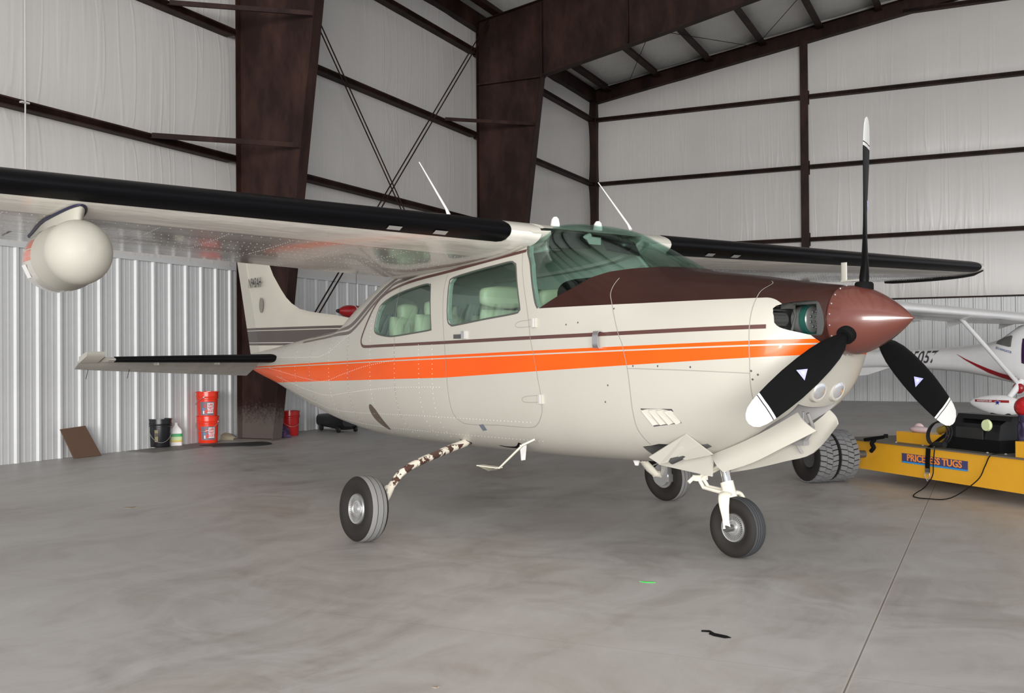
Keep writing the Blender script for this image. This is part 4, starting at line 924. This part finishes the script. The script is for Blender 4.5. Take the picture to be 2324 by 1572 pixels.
gold_m = mat('gold_label', (.20, .16, .08), .5); label_patch(b3, rr, .07, .23, -.62, -.30, gold_m, 'label'); 
obj('label_emblem', MB().lathe([(.020, 0), (.026, .002), (.026, .003), (.018, .003)], (rr(.16)*math.cos(-.46), rr(.16)*math.sin(-.46), .165), (math.cos(-.46), math.sin(-.46), 0), 20), mat('emblem_dark', (.05, .04, .02), .5), b3)
p = np.array([-3.42, 15.72, .002]); b4 = bucket('bucket', p, red_m, 'deep red bucket partly behind the base of the wide column', face_cam(p)+.3, ang=.6)
bag_m = mat('purple_cloth', (.045, .018, .06), .8, build=lambda nt, b: (nt.l.new(nt.mix(nt.ramp(nt.noise(nt.coord(), 22, 4), [(.45, 0.), (.55, 1.)]), (.03, .012, .05), (.085, .045, .12)), b.inputs['Base Color']), nt.l.new(nt.bump(nt.noise(nt.coord(), 14, 4), .8, .03), b.inputs['Normal'])))
def lump(name, c, r, m, label, cat, seed=1, n=28, k=16, amp=.16):
    rg = random.Random(seed); ph = [(rg.uniform(1, 4), rg.uniform(1, 4), rg.uniform(0, 6)) for _ in range(5)]; mb = MB(); rings = []
    for i in range(k+1):
        v = i/k; z = math.sin(v*math.pi/2); rad = math.cos(v*math.pi/2)
        rings.append([(r[0]*max(rad, .002)*math.cos(t)*(1+amp*sum(math.sin(a*3*t+b*4*v+q) for a, b, q in [(round(a_), b_, q_) for a_, b_, q_ in ph])/3), r[1]*max(rad, .002)*math.sin(t)*(1+amp*sum(math.sin(round(a)*2*t+b*5*v+q) for a, b, q in ph)/3), r[2]*z*(1+.3*amp*math.sin(4*t+3*v))) for t in np.linspace(0, 2*math.pi, n, endpoint=False)])
    o = obj(name, mb.loft(rings), m, smooth=70, label=label, category=cat); o.location = c; return o
lump('cloth_bag', (-3.47, 15.33, 0), (.15, .09, .19), bag_m, 'crumpled purple cloth bag leaning on the red bucket', 'bag', 3)
lump('pouch', (-3.54, 15.28, .16), (.07, .06, .13), blkm_m, 'small rounded black pouch on top of the purple bag', 'pouch', 4, amp=.05)
lump('sand_pile', (-4.25, 15.02, 0), (.20, .10, .10), mat('sand', (.30, .25, .18), .9), 'small heap of tan sand against the foot of the left wall', 'sand pile', 5)
# white jug behind the black bucket
p = (-4.60, 14.0); J = empty('plastic_jug', (p[0], p[1], 0), face_cam(p), label='white plastic jug with green and yellow label beside the black bucket', category='jug')
def rsq(w_, d_, z, e=.35, n=28): return [(d_/2*math.copysign(abs(math.cos(t))**e, math.cos(t)), w_/2*math.copysign(abs(math.sin(t))**e, math.sin(t)), z) for t in np.linspace(0, 2*math.pi, n, endpoint=False)]
obj('body', MB().loft([rsq(.15, .10, 0), rsq(.165, .11, .012), rsq(.165, .11, .19), rsq(.15, .10, .225), rsq(.08, .07, .262), rsq(.05, .05, .28), rsq(.048, .048, .29)]), labw_m, J, smooth=50)
obj('cap', MB().lathe([(.024, .288), (.026, .292), (.026, .315), (.022, .318)], n=20), white_m, J)
obj('label', MB().loft([[(p_[0]*1.02, p_[1]*1.02, z) for p_ in rsq(.165, .11, 0)] for z in (.055, .17)], cap=False), mat('jug_label', (.3, .5, .2), .5, build=lambda nt, b: nt.l.new(nt.ramp(nt.m('MULTIPLY', nt.m('ADD', nt.xyz(nt.coord())[2], -.055), 8.7), [(0., (.55, .35, .05)), (.2, (.55, .45, .12)), (.3, (.50, .58, .30)), (.62, (.45, .55, .28)), (.66, (.03, .32, .10)), (.98, (.02, .26, .08))]), b.inputs['Base Color'])), J, smooth=50)
# brown board leaning on the wall
b0, b1_ = gp = (np.array([-5.445, 12.47, 0]), np.array([-5.20, 12.84, 0])); 
def leaning(name, pts, th, m, **tg):
    P = [np.array(q, float) for q in pts]; n = np.cross(P[1]-P[0], P[3]-P[0]); n /= np.linalg.norm(n); return obj(name, MB().loft([[q for q in P], [q+n*th for q in P]]), m, smooth=0, **tg)
a = Hw(18.16, .20); b = Hw(17.76, .22)
leaning('board', [a, b, b+DL*.16+DR*-.10+UP*.375, a+DL*.12+DR*-.09+UP*.355], .016, mat('brown_hardboard', (.105, .058, .036), .75), label='small brown hardboard panel tilted against the left wall', category='board')
# mats and stains on the floor
leaning('floor_mat', [Hw(17.25, .12, .0), Hw(17.30, .62, .0), Hw(15.95, .72, .0), Hw(15.9, .14, .0)], .008, mat('dark_grey_mat', (.17, .158, .148), .55), label='thin dark grey mat under the black bucket and the jug', category='mat')
mb = MB(); pts = [Hw(16.25, .42), Hw(16.3, .75), Hw(16.12, 1.10), Hw(15.85, 1.22), Hw(15.62, 1.15), Hw(15.45, .85), Hw(15.70, .66), Hw(15.95, .44)]; pts = curve_pts(pts+[pts[0]], 4)[:-1]
mb.loft([[p_+UP*0 for p_ in pts], [p_+UP*.012 for p_ in pts]]); obj('rubber_mat', mb, mat('black_rubber_mat', (.012, .012, .012), .6), smooth=0, label='black rubber drip mat on the floor before the wide column', category='mat')
# black moulded case on castors near the wall, white panel behind it
CS = empty('tool_case', tuple(Hw(13.28, .62)), math.atan2(DR[1], DR[0])-math.radians(28), label='long black moulded case on castors under the aircraft belly', category='case')
def cs_ring(x, k, z0, z1): return [(x, .17*k*math.copysign(abs(math.cos(t))**.5, math.cos(t)), (z0+z1)/2+(z1-z0)/2*math.copysign(abs(math.sin(t))**.6, math.sin(t))) for t in np.linspace(0, 2*math.pi, 28, endpoint=False)]
obj('shell', MB().loft([cs_ring(-.46, .7, .11, .25), cs_ring(-.43, 1, .07, .27), cs_ring(0, 1, .05, .30), cs_ring(.15, 1, .04, .36), cs_ring(.32, 1, .04, .31), cs_ring(.44, .8, .10, .27)]), blk_m, CS, smooth=50)
for x, y in ((-.30, -.14), (-.30, .14), (.34, -.16), (.34, .14)): obj('castor', MB().lathe([(.02, -.02), (.045, -.018), (.05, 0), (.045, .018), (.02, .02)], (x, y, .05), (0, 1, 0), 20), blk_m, CS)
a, b = Hw(13.02, .10), Hw(12.2, .10); leaning('white_panel', [a+UP*.0, b+UP*.0, b+UP*.43-DR*.06, a+UP*.43-DR*.06], .02, white_m, label='white sheet panel standing against the wall behind the black case', category='panel')
# red tipped tank on a stand behind the fuselage
q = Hw(13.85, 1.0, 1.905); TT = empty('tip_tank', tuple(Hw(13.35, 1.0, 0)), math.atan2(DL[1], DL[0]), label='white tank with red nose, white ring and black tip seen behind the cabin', category='tank')
zc = 1.915
obj('shell', MB().lathe([(.095, -.75), (.105, -.5), (.105, -.10)], (0, 0, zc), (1, 0, 0), 32), white_m, TT)
obj('red_nose', MB().lathe([(.106, -.10), (.1065, .10), (.100, .20), (.085, .28), (.062, .35), (.045, .385), (.038, .42), (.03, .44)], (0, 0, zc), (1, 0, 0), 32), mat('gloss_red', (.33, .008, .012), .2, coat=.6), TT)
obj('white_ring', MB().lathe([(.1068, -.012), (.1085, -.010), (.1085, .015), (.1068, .017)], (.055, 0, zc), (1, 0, 0), 32), white_m, TT)
obj('black_tip', MB().ell((.455, 0, zc), (.030, .028, .028), 16, 10), blk_m, TT)
mb = MB(); mb.tube([(-.72, 0, zc-.09), (-.72, 0, .02)], .02, 8); mb.box((-.72, 0, .01), (.3, .3, .02)); mb.box((-.62, 0, zc-.10), (.3, .12, .03)); obj('stand', mb, dalu_m, TT, smooth=30)
# ------------------------------------------------------------------ floor litter
def flatbit(name, pts, m, **tg):
    mb = MB(); P = [np.array([x, y, 0]) for x, y in pts]; mb.loft([[p_+UP*.0005 for p_ in P], [p_+UP*.003 for p_ in P]]); return obj(name, mb, m, smooth=0, **tg)
flatbit('tape_scrap', [(.665, 5.425), (.70, 5.40), (.745, 5.395), (.742, 5.41), (.70, 5.418)], mat('green_tape', (.03, .62, .06), .5), label='tiny scrap of bright green tape on the concrete', category='tape')
flatbit('black_scrap', [(.815, 4.46), (.85, 4.455), (.862, 4.41), (.905, 4.37), (.918, 4.34), (.89, 4.335), (.85, 4.37), (.835, 4.40), (.845, 4.43), (.81, 4.44)], blkm_m, label='small curled black scrap lying on the floor near the camera', category='scrap')
for (x, y), r, lb in (((-3.07, 8.24), .055, 'dry tan flakes on the bare concrete at left, level with the near main wheel'), ((-.285, 3.72), .012, 'small tan leaf flake nearest the bottom edge of the photo')):
    flatbit('dry_flake', [(x+r*math.cos(t)*(1+.3*math.sin(3*t)), y+r*.7*math.sin(t)*(1+.3*math.cos(5*t))) for t in np.linspace(0, 2*math.pi, 14, endpoint=False)], mat('dry_leaf', (.30, .25, .19), .8), label=lb, category='leaf')
# ------------------------------------------------------------------ yellow aircraft tug at the right
TA = np.array([3.314, 9.809, 0]); TD = np.array([.324, -.946, 0]); TN = np.array([.946, .324, 0])
TG = empty('aircraft_tug', tuple(TA), math.atan2(TD[1], TD[0]), label='low yellow steel aircraft tug with dual knobby wheels at the right edge', category='tug')
yel_m = mat('tug_yellow', (.66, .33, .018), .38, coat=.2); deck_m = mat('tug_deck_grey', (.12, .105, .085), .6)
T = lambda x, y, z: (x, y, z)    # x along the near plate, y away from camera (local +Y = TN), z up
BD = obj('chassis', MB().add([T(-.25, 0, .10), T(3.2, 0, .10), T(3.2, .9, .10), T(-.25, .9, .10), T(-.25, 0, .365), T(3.2, 0, .365), T(3.2, .9, .365), T(-.25, .9, .365)], [(3, 2, 1, 0), (4, 5, 6, 7), (0, 1, 5, 4), (1, 2, 6, 5), (2, 3, 7, 6), (3, 0, 4, 7)]), yel_m, TG, smooth=0)
obj('deck_plate', MB().box((1.47, .45, .370), (3.46, .93, .012)), deck_m, TG, smooth=0)
sg = MB(); sg.box((1.003, -.003, .257), (.795, .004, .083)); SG = obj('sign', sg, mat('sign_navy', (.05, .05, .14), .4), TG, smooth=0)
obj('sign_stripe', MB().box((1.003, -.0055, .221), (.795, .002, .014)), mat('sign_blue', (.03, .24, .55), .4), SG, smooth=0)
tx = lambda x, y, z: (1.003+x, -.006-z, .262+y)
obj('sign_lettering', text_mb('PRICELESS TUGS', .082, tx, .001, .0016, sx=1.12), mat('sign_orange', (.80, .25, .03), .4), SG, smooth=0)
# dual wheels left of the plate, axle in line with it
def lug_tire(parent, c, ax, R, wd):
    n = 72; ax = np.array(ax, float); a_ = np.cross([0, 0, 1.], ax); a_ /= np.linalg.norm(a_); b_ = np.cross(ax, a_); c = np.array(c)
    prof = [(R*.50, -.42), (R*.62, -.5), (R*.85, -.5), (R*.94, -.47), (R*.965, -.42), (R*.965, .42), (R*.94, .47), (R*.85, .5), (R*.62, .5), (R*.50, .42), (R*.40, .2), (R*.40, -.2)]
    o = obj('tire', MB().lathe([(r, x*wd) for r, x in prof]+[(prof[0][0], prof[0][1]*wd)], c, ax, 48, cap=False), rub_m, parent, smooth=40)
    mb = MB(); nb = 30
    for k in range(nb):
        for j, (x0, x1) in enumerate(((-.48, -.17), (-.15, .15), (.17, .48))):
            t = 2*math.pi*(k+(.5 if j == 1 else 0))/nb; sk = (.55 if j == 1 else -.35)*(-1 if j == 0 else 1)
            vs = []
            for rad in (R*.955, R):
                for xx, tt in ((x0, -.40), (x1, -.40), (x1, .40), (x0, .40)):
                    an = t+(2*math.pi/nb)*(tt*1.0+sk*(xx-(x0+x1)/2)*2.2); vs.append(c+ax*xx*wd+rad*(1-.02*(abs(xx) > .4))*(math.cos(an)*a_+math.sin(an)*b_))
            mb.add(vs, [(3, 2, 1, 0), (4, 5, 6, 7), (0, 1, 5, 4), (1, 2, 6, 5), (2, 3, 7, 6), (3, 0, 4, 7)])
    obj('tread_lugs', mb, mat('lug_grey', (.15, .15, .155), .75), o, smooth=0)
    obj('wheel_rim', MB().lathe([(R*.42, -.3*wd), (R*.42, .3*wd), (R*.15, .25*wd), (R*.13, -.1*wd)], c, ax, 28), dalu_m, o)
for y in (-.56, -.33): lug_tire(TG, (.08, y, .243), (0, 1, 0), .243, .20)
obj('axle', MB().tube([(.08, -.60, .243), (.08, 1.39, .243)], .035, 12), dalu_m, TG)
for y in (1.12, 1.35): lug_tire(TG, (.08, y, .243), (0, 1, 0), .243, .20)
for y in (.15, .75):
    cw = obj('caster_wheel', MB().lathe([(.03, -.03), (.09, -.035), (.10, 0), (.09, .035), (.03, .03)], (2.95, y, .10), (0, 1, 0), 28), rub_m, TG)
    obj('caster_fork', MB().box((2.95, y-.05, .11), (.05, .008, .14)).box((2.95, y+.05, .11), (.05, .008, .14)).box((2.95, y, .18), (.08, .11, .012)), dalu_m, cw, smooth=0)
# gear on the deck
obj('battery_tray', MB().box((.62, .24, .425), (.52, .20, .10)).box((1.02, .30, .43), (.26, .16, .11)), yel_m, TG, smooth=0)
mb = MB(); mb.loft([[T(x, y+.30, z) for y, z in ((-.16, .38), (.16, .38), (.16, .44+.0), (.13, .60), (.05, .645), (-.05, .645), (-.13, .60), (-.16, .44))] for x in (1.02, 1.05, 1.56, 1.58)])
MOT = obj('motor_housing', mb, blk_m, TG, smooth=20)
obj('controller_box', MB().box((1.32, .28, .425), (.62, .34, .10)), blkm_m, TG, smooth=0)
obj('side_panel', MB().box((1.27, .138, .51), (.30, .01, .12)), mat('panel_charcoal', (.02, .02, .02), .4), MOT, smooth=0)
obj('work_lamp', MB().lathe([(.045, 0), (.05, .01), (.045, .03)], (1.50, .12, .60), (0, -1, 0), 24), mat('lamp_lens', (.55, .62, .35), .15, coat=.5), MOT)
mb = MB(); mb.loft([[T(x, y+.25, z) for y, z in ((-.09, .64), (.09, .64), (.07, .68), (-.07, .68))] for x in (1.10, 1.70)]); obj('handle_bar', mb, blk_m, MOT, smooth=20)
obj('canister', MB().lathe([(.05, .37), (.055, .38), (.055, .62), (.045, .64), (.05, .65), (.05, .70)], (1.80, .20, 0), (0, 0, 1), 24), mat('violet_steel', (.12, .10, .20), .15, .9), TG)
obj('red_cap', MB().ell((1.80, .24, .76), (.11, .11, .09), 20, 12), mat('gloss_red', (.33, .008, .012), .2, coat=.6), TG)
obj('corner_bracket', MB().box((2.05, .14, .43), (.36, .22, .14)), yel_m, TG, smooth=0)
mb = MB(); mb.tube([T(.44, -.02, .44), T(.42, -.05, .44)], .018, 10); mb.tube([T(.42, -.05, .43), T(.20, -.09, .39)], .016, 8); mb.tube(curve_pts([T(.33, -.08, .40), T(.30, -.09, .36), T(.33, -.09, .33), T(.29, -.09, .29)], 3), .020, 8); obj('hook', mb, blkm_m, TG)
mb = MB()
for xx, yy in ((.05, .45), (.45, .06), (.95, .06), (1.55, .06), (1.70, .10), (1.95, .05), (.8, .06)): mb.ell((xx, yy, .38), (.012, .012, .008), 8, 6)
obj('deck_bolts', mb, alu_m, TG)
# webbing strap over the plate, plug lead coil and the dangling cord
mb = MB(); sp_ = [T(1.10, .30, .60), T(1.06, .20, .56), T(.98, .04, .42), T(.953, -.012, .37), T(.945, -.014, .25), T(.942, -.014, .16)]
mb.loft([[np.array(p_)+np.array(d_) for d_ in ((-.027, 0, 0), (.027, 0, 0), (.027, -.004, 0), (-.027, -.004, 0))] for p_ in sp_])
st = obj('tie_strap', mb, blkm_m, None, smooth=0, label='black webbing strap hanging over the yellow tug sign', category='strap'); st.matrix_world = Matrix.Translation(Vector(TA)) @ Matrix.Rotation(math.atan2(TD[1], TD[0]), 4, 'Z')
obj('buckle', MB().tube([(.915, -.018, .150), (.970, -.018, .150), (.972, -.018, .125), (.943, -.018, .085), (.912, -.018, .125), (.915, -.018, .150)], .004, 6).box((.942, -.016, .175), (.05, .004, .04)), alu_m, st)
mb = MB()
for k in range(3):
    pts = [T(1.02+(.12+.008*k)*math.cos(t), .02+.02*k+.03*math.sin(t), .50+(.10+.006*k)*math.sin(t)) for t in np.linspace(0, 2*math.pi, 30)]; mb.tube(pts, .007, 6)
mb.tube([T(1.02, .0, .41), T(1.16, -.02, .415)], .022, 12)
pl = obj('lead_coil', mb, blk_m, None, label='black coiled lead with plug lying on the tug deck', category='lead'); pl.matrix_world = st.matrix_world
cp = [T(1.05, .0, .40), T(1.03, -.012, .37), T(1.02, -.02, .25), T(1.02, -.03, .14), T(1.05, -.14, .05), T(1.12, -.30, .012), T(1.25, -.42, .008), T(1.38, -.40, .008), T(1.48, -.25, .02), T(1.56, -.06, .16), T(1.60, -.014, .28), T(1.66, -.012, .372), T(1.72, .06, .392)]
cd2 = obj('power_cord', MB().tube(curve_pts(cp, 6), .0045, 6), blkm_m, None, label='thin black cord looping from the tug down to the floor', category='cord'); cd2.matrix_world = st.matrix_world
gl_ = obj('work_gloves', MB().ell((.58, .22, .50), (.13, .05, .03), 14, 8).ell((.52, .26, .515), (.06, .03, .04), 12, 8), mat('pink_white_cloth', (.60, .45, .47), .8), None, label='pale pink and white cloth lying on the yellow tray of the tug', category='cloth'); gl_.matrix_world = st.matrix_world
tl_ = obj('spray_can', MB().lathe([(.03, 0), (.033, .005), (.033, .13), (.02, .15), (.02, .17)], (.80, .24, .503), (.95, 0, .3), 20), mat('gold_can', (.45, .32, .05), .3, .6), None, label='yellow can lying on the tug tray beside the strap', category='can'); tl_.matrix_world = st.matrix_world
# ------------------------------------------------------------------ second aircraft behind the propeller
P2 = (8.65, 17.47, 0)
A2 = empty('light_sport_airplane', P2, PRZ, label='white strut-braced light airplane with red swoosh and number 15057', category='airplane')
wht_m = mat('white_gelcoat', (.80, .795, .80), .25, coat=.4)
st2 = [(-4.9, .86, 1.20, .03), (-3.4, .90, 1.22, .10), (-2.5, .93, 1.245, .15), (-1.91, .905, 1.26, .20), (-1.45, .885, 1.28, .26), (-.98, .85, 1.31, .33), (-.55, .78, 1.36, .41), (-.27, .72, 1.42, .46), (-.07, .68, 1.53, .50), (.12, .63, 1.66, .53), (.5, .60, 1.72, .56), (1.0, .62, 1.68, .56), (1.4, .68, 1.42, .52), (1.9, .78, 1.32, .42), (2.3, .85, 1.22, .26)]
rings = []
for X in np.linspace(-4.9, 2.3, 60):
    zb, zt, hw = [float(_pchip([q[0] for q in st2], [q[i] for q in st2], X)) for i in (1, 2, 3)]
    rings.append([(X, hw*math.copysign(abs(math.cos(t))**.75, math.cos(t)), (zb+zt)/2+(zt-zb)/2*math.copysign(abs(math.sin(t))**.8, math.sin(t))) for t in np.linspace(0, 2*math.pi, 36, endpoint=False)])
F2 = obj('fuselage', MB().loft(rings), wht_m, A2, smooth=50)
def s2(X, z, off=.012):
    zb, zt, hw = [float(_pchip([q[0] for q in st2], [q[i] for q in st2], X)) for i in (1, 2, 3)]
    v = min(1, abs((z-(zb+zt)/2)/((zt-zb)/2))); sn = v**(1/.8); return np.array([X, -(hw*max(0, 1-sn*sn)**.375+off), z])
def patch2(name, pts, m):
    n = len(pts)//2; P = []
    for q_ in range(5): P += [s2(a_[0]+(b_[0]-a_[0])*q_/4, a_[1]+(b_[1]-a_[1])*q_/4) for a_, b_ in zip(pts[:n], pts[n:])]
    return obj(name, MB().add(P, [(r_*n+i, r_*n+i+1, r_*n+n+i+1, r_*n+n+i) for r_ in range(4) for i in range(n-1)]), m, A2, smooth=0)
    return obj(name, MB().add(P, [(i, i+1, n+i+1, n+i) for i in range(n-1)]), m, A2, smooth=0)
dred = mat('dark_red_stripe', (.30, .012, .018), .3)
up_ = [(-.93, 1.175), (-.75, 1.09), (-.55, 1.01), (-.33, .925), (-.12, .85), (.05, .805), (.16, .795)]; lo_ = [(-.93, 1.170), (-.75, 1.065), (-.55, .96), (-.33, .845), (-.12, .765), (.05, .715), (.13, .705)]
patch2('red_swoosh', up_+lo_, dred)
patch2('rear_window', [(-.20, 1.40), (-.05, 1.455), (.09, 1.48), (.12, 1.47)]+[(-.20, 1.345), (-.05, 1.315), (.09, 1.285), (.12, 1.29)], mat('dusk_window', (.13, .13, .12), .12, coat=.5))
patch2('door_window', [(.31, 1.42), (.45, 1.45), (.9, 1.45)]+[(.30, 1.02), (.42, .97), (.9, .97)], mat('purple_window', (.035, .01, .05), .1, coat=.5))
t2 = lambda x0, z0, sl=0: (lambda x, y, z: tuple(s2(x0+x, z0+y+sl*x, .013+z)))
obj('number_lettering', text_mb('N15057', .31, t2(-1.78, 1.105, .02), .001, .004, shear=.25, sx=.82), mat('number_grey', (.06, .055, .065), .5), A2, smooth=0)
obj('model_lettering', text_mb('2015 NAVIGATOR', .055, t2(-.02, 1.235, -.28), .001, .0006, sx=.7), mat('lettering_blue', (.10, .16, .35), .5), A2, smooth=0)
def w2(y): return (.42, 1.745+.022*abs(y), -.85)
for s in (-1, 1):
    rings = []
    for y, k in ((0, 1), (.5, 1), (2.0, 1), (4.2, .98), (4.45, .90), (4.55, .6)):
        lx, lz, tx_ = w2(y); c = (lx-tx_)*k; rings.append([(lx-x*c, s*y, lz-.03*x+z*c) for x, z in foil(0, 1, t=.15, m=.03)])
    w_o = obj('wing', MB().loft(rings), wht_m, A2, smooth=40)
    for y in (.9, 2.2, 3.4): obj('flap_bracket', MB().add([(-.45, s*y, 1.70+.022*y), (-.78, s*y, 1.71+.022*y), (-.80, s*y, 1.60+.02*y), (-.45, s*(y+.012), 1.70+.022*y), (-.78, s*(y+.012), 1.71+.022*y), (-.80, s*(y+.012), 1.60+.02*y)], [(0, 1, 2), (5, 4, 3), (0, 2, 5, 3), (2, 1, 4, 5), (1, 0, 3, 4)]), wht_m, w_o, smooth=0)
    obj('wing_strut', MB().tube([(.20, s*.50, .70), (.05, s*2.05, 1.76)], .035, 14, flat=1.), wht_m, A2)
    obj('strut_fairing', MB().loft([[(.05+.30*k*math.cos(t), s*y+.05*k*math.sin(t), z) for t in np.linspace(0, 2*math.pi, 16, endpoint=False)] for y, z, k in ((2.12, 1.80, 1), (2.02, 1.73, .55), (1.96, 1.70, .14))]), wht_m, A2, smooth=50)
    obj('gear_leg', MB().tube([(.25, s*.42, .72), (.10, s*.72, .36), (.08, s*.78, .28)], [.06, .045, .04], 12), wht_m, A2)
    rings = []
    for X, r, zc_ in ((-.44, .035, .36), (-.40, .065, .36), (-.25, .12, .345), (-.05, .165, .33), (.15, .17, .32), (.32, .13, .31), (.42, .04, .30)):
        rings.append([(X, s*.79+r*.62*math.cos(t), zc_+r*math.sin(t)) for t in np.linspace(0, 2*math.pi, 24, endpoint=False)])
    WP = obj('wheel_pant', MB().loft(rings), wht_m, A2, smooth=60)
    obj('tire', MB().lathe([(.05, -.05), (.13, -.06), (.165, -.05), (.17, 0), (.165, .05), (.13, .06), (.05, .05)], (.08, s*.79, .17), (0, 1, 0), 32), rub_m, A2)
    if s < 0:
        yy = lambda X: -.79-.62*float(np.interp(X, [-.44, -.40, -.25, -.05, .15, .32], [.035, .065, .12, .165, .17, .13]))-.006
        obj('red_band', MB().add([(X, yy(X), z) for z in (.372, .412) for X in (-.34, -.25, -.15, -.05, .05, .15, .25)], [(i, i+1, 8+i, 7+i) for i in range(6)]), dred, WP, smooth=0)
        obj('pant_lettering', text_mb('NAVIGATOR 600', .036, lambda x, y, z: (-.165+x, yy(-.165+x)-.004-z, .392+y), .0005, .0008, sx=1.0), white_m, WP, smooth=0)
        for k_, m_, o_ in ((.058, white_m, .004), (.046, mat('star_blue', (.01, .02, .22), .4), .007)):
            pts = [(.07+k_*(1 if i % 2 == 0 else .42)*math.sin(i*math.pi/5), yy(.07)-o_-.004, .372+k_*(1 if i % 2 == 0 else .42)*math.cos(i*math.pi/5)) for i in range(10)]; obj('star', MB().add(pts, [tuple(range(10))]), m_, WP, smooth=0)
obj('wing_number', text_mb('N15057', .34, lambda x, y, z: (-.20-y*1.0, -3.25+x, 1.745+.022*3.2-.125+.0*z), .001, .003), mat('number_grey', (.06, .055, .065), .5), A2, smooth=0)
obj('horizontal_stabilizer', MB().loft([[(-4.3-x*.75, y, 1.10+z*.75) for x, z in foil(0, 1, t=.09, m=0)] for y in (-1.35, 0, 1.35)]), wht_m, A2, smooth=40)
obj('vertical_fin', MB().loft([[(l-x*(l-e), z2*(l-e), z) for x, z2 in foil(0, 1, t=.07, m=0)] for z, l, e in ((1.1, -3.6, -5.0), (1.5, -4.3, -5.1), (2.2, -4.75, -5.25))]), wht_m, A2, smooth=40)
obj('ventral_fin', MB().loft([[(-4.9, y, .95), (-2.4, y, .93), (-2.9, y*.3, .78), (-4.2, y*.2, .66)] for y in (-.012, .012)]), wht_m, A2, smooth=0)
obj('red_fairing', MB().ell((.22, -.50, .60), (.10, .05, .09), 16, 10), dred, A2)
for yy_ in (0,):
    obj('nose_wheel', MB().lathe([(.05, -.05), (.13, -.06), (.165, -.05), (.17, 0), (.165, .05), (.13, .06), (.05, .05)], (1.75, 0, .17), (0, 1, 0), 32), rub_m, A2)
    obj('nose_leg', MB().tube([(1.75, .09, .17), (1.75, .09, .40), (1.70, 0, .45), (1.65, 0, .85)], .025, 10), wht_m, A2)
obj('cockpit_glass', MB().ell((1.05, 0, 1.50), (.55, .45, .20), 24, 12), mat('smoked_canopy', (.05, .06, .07), .08, coat=.5), A2)
obj('propeller_spinner', MB().lathe([(.13, 0), (.12, .08), (.08, .18), (.01, .26)], (2.30, 0, 1.05), (1, 0, 0), 28), dred, A2)
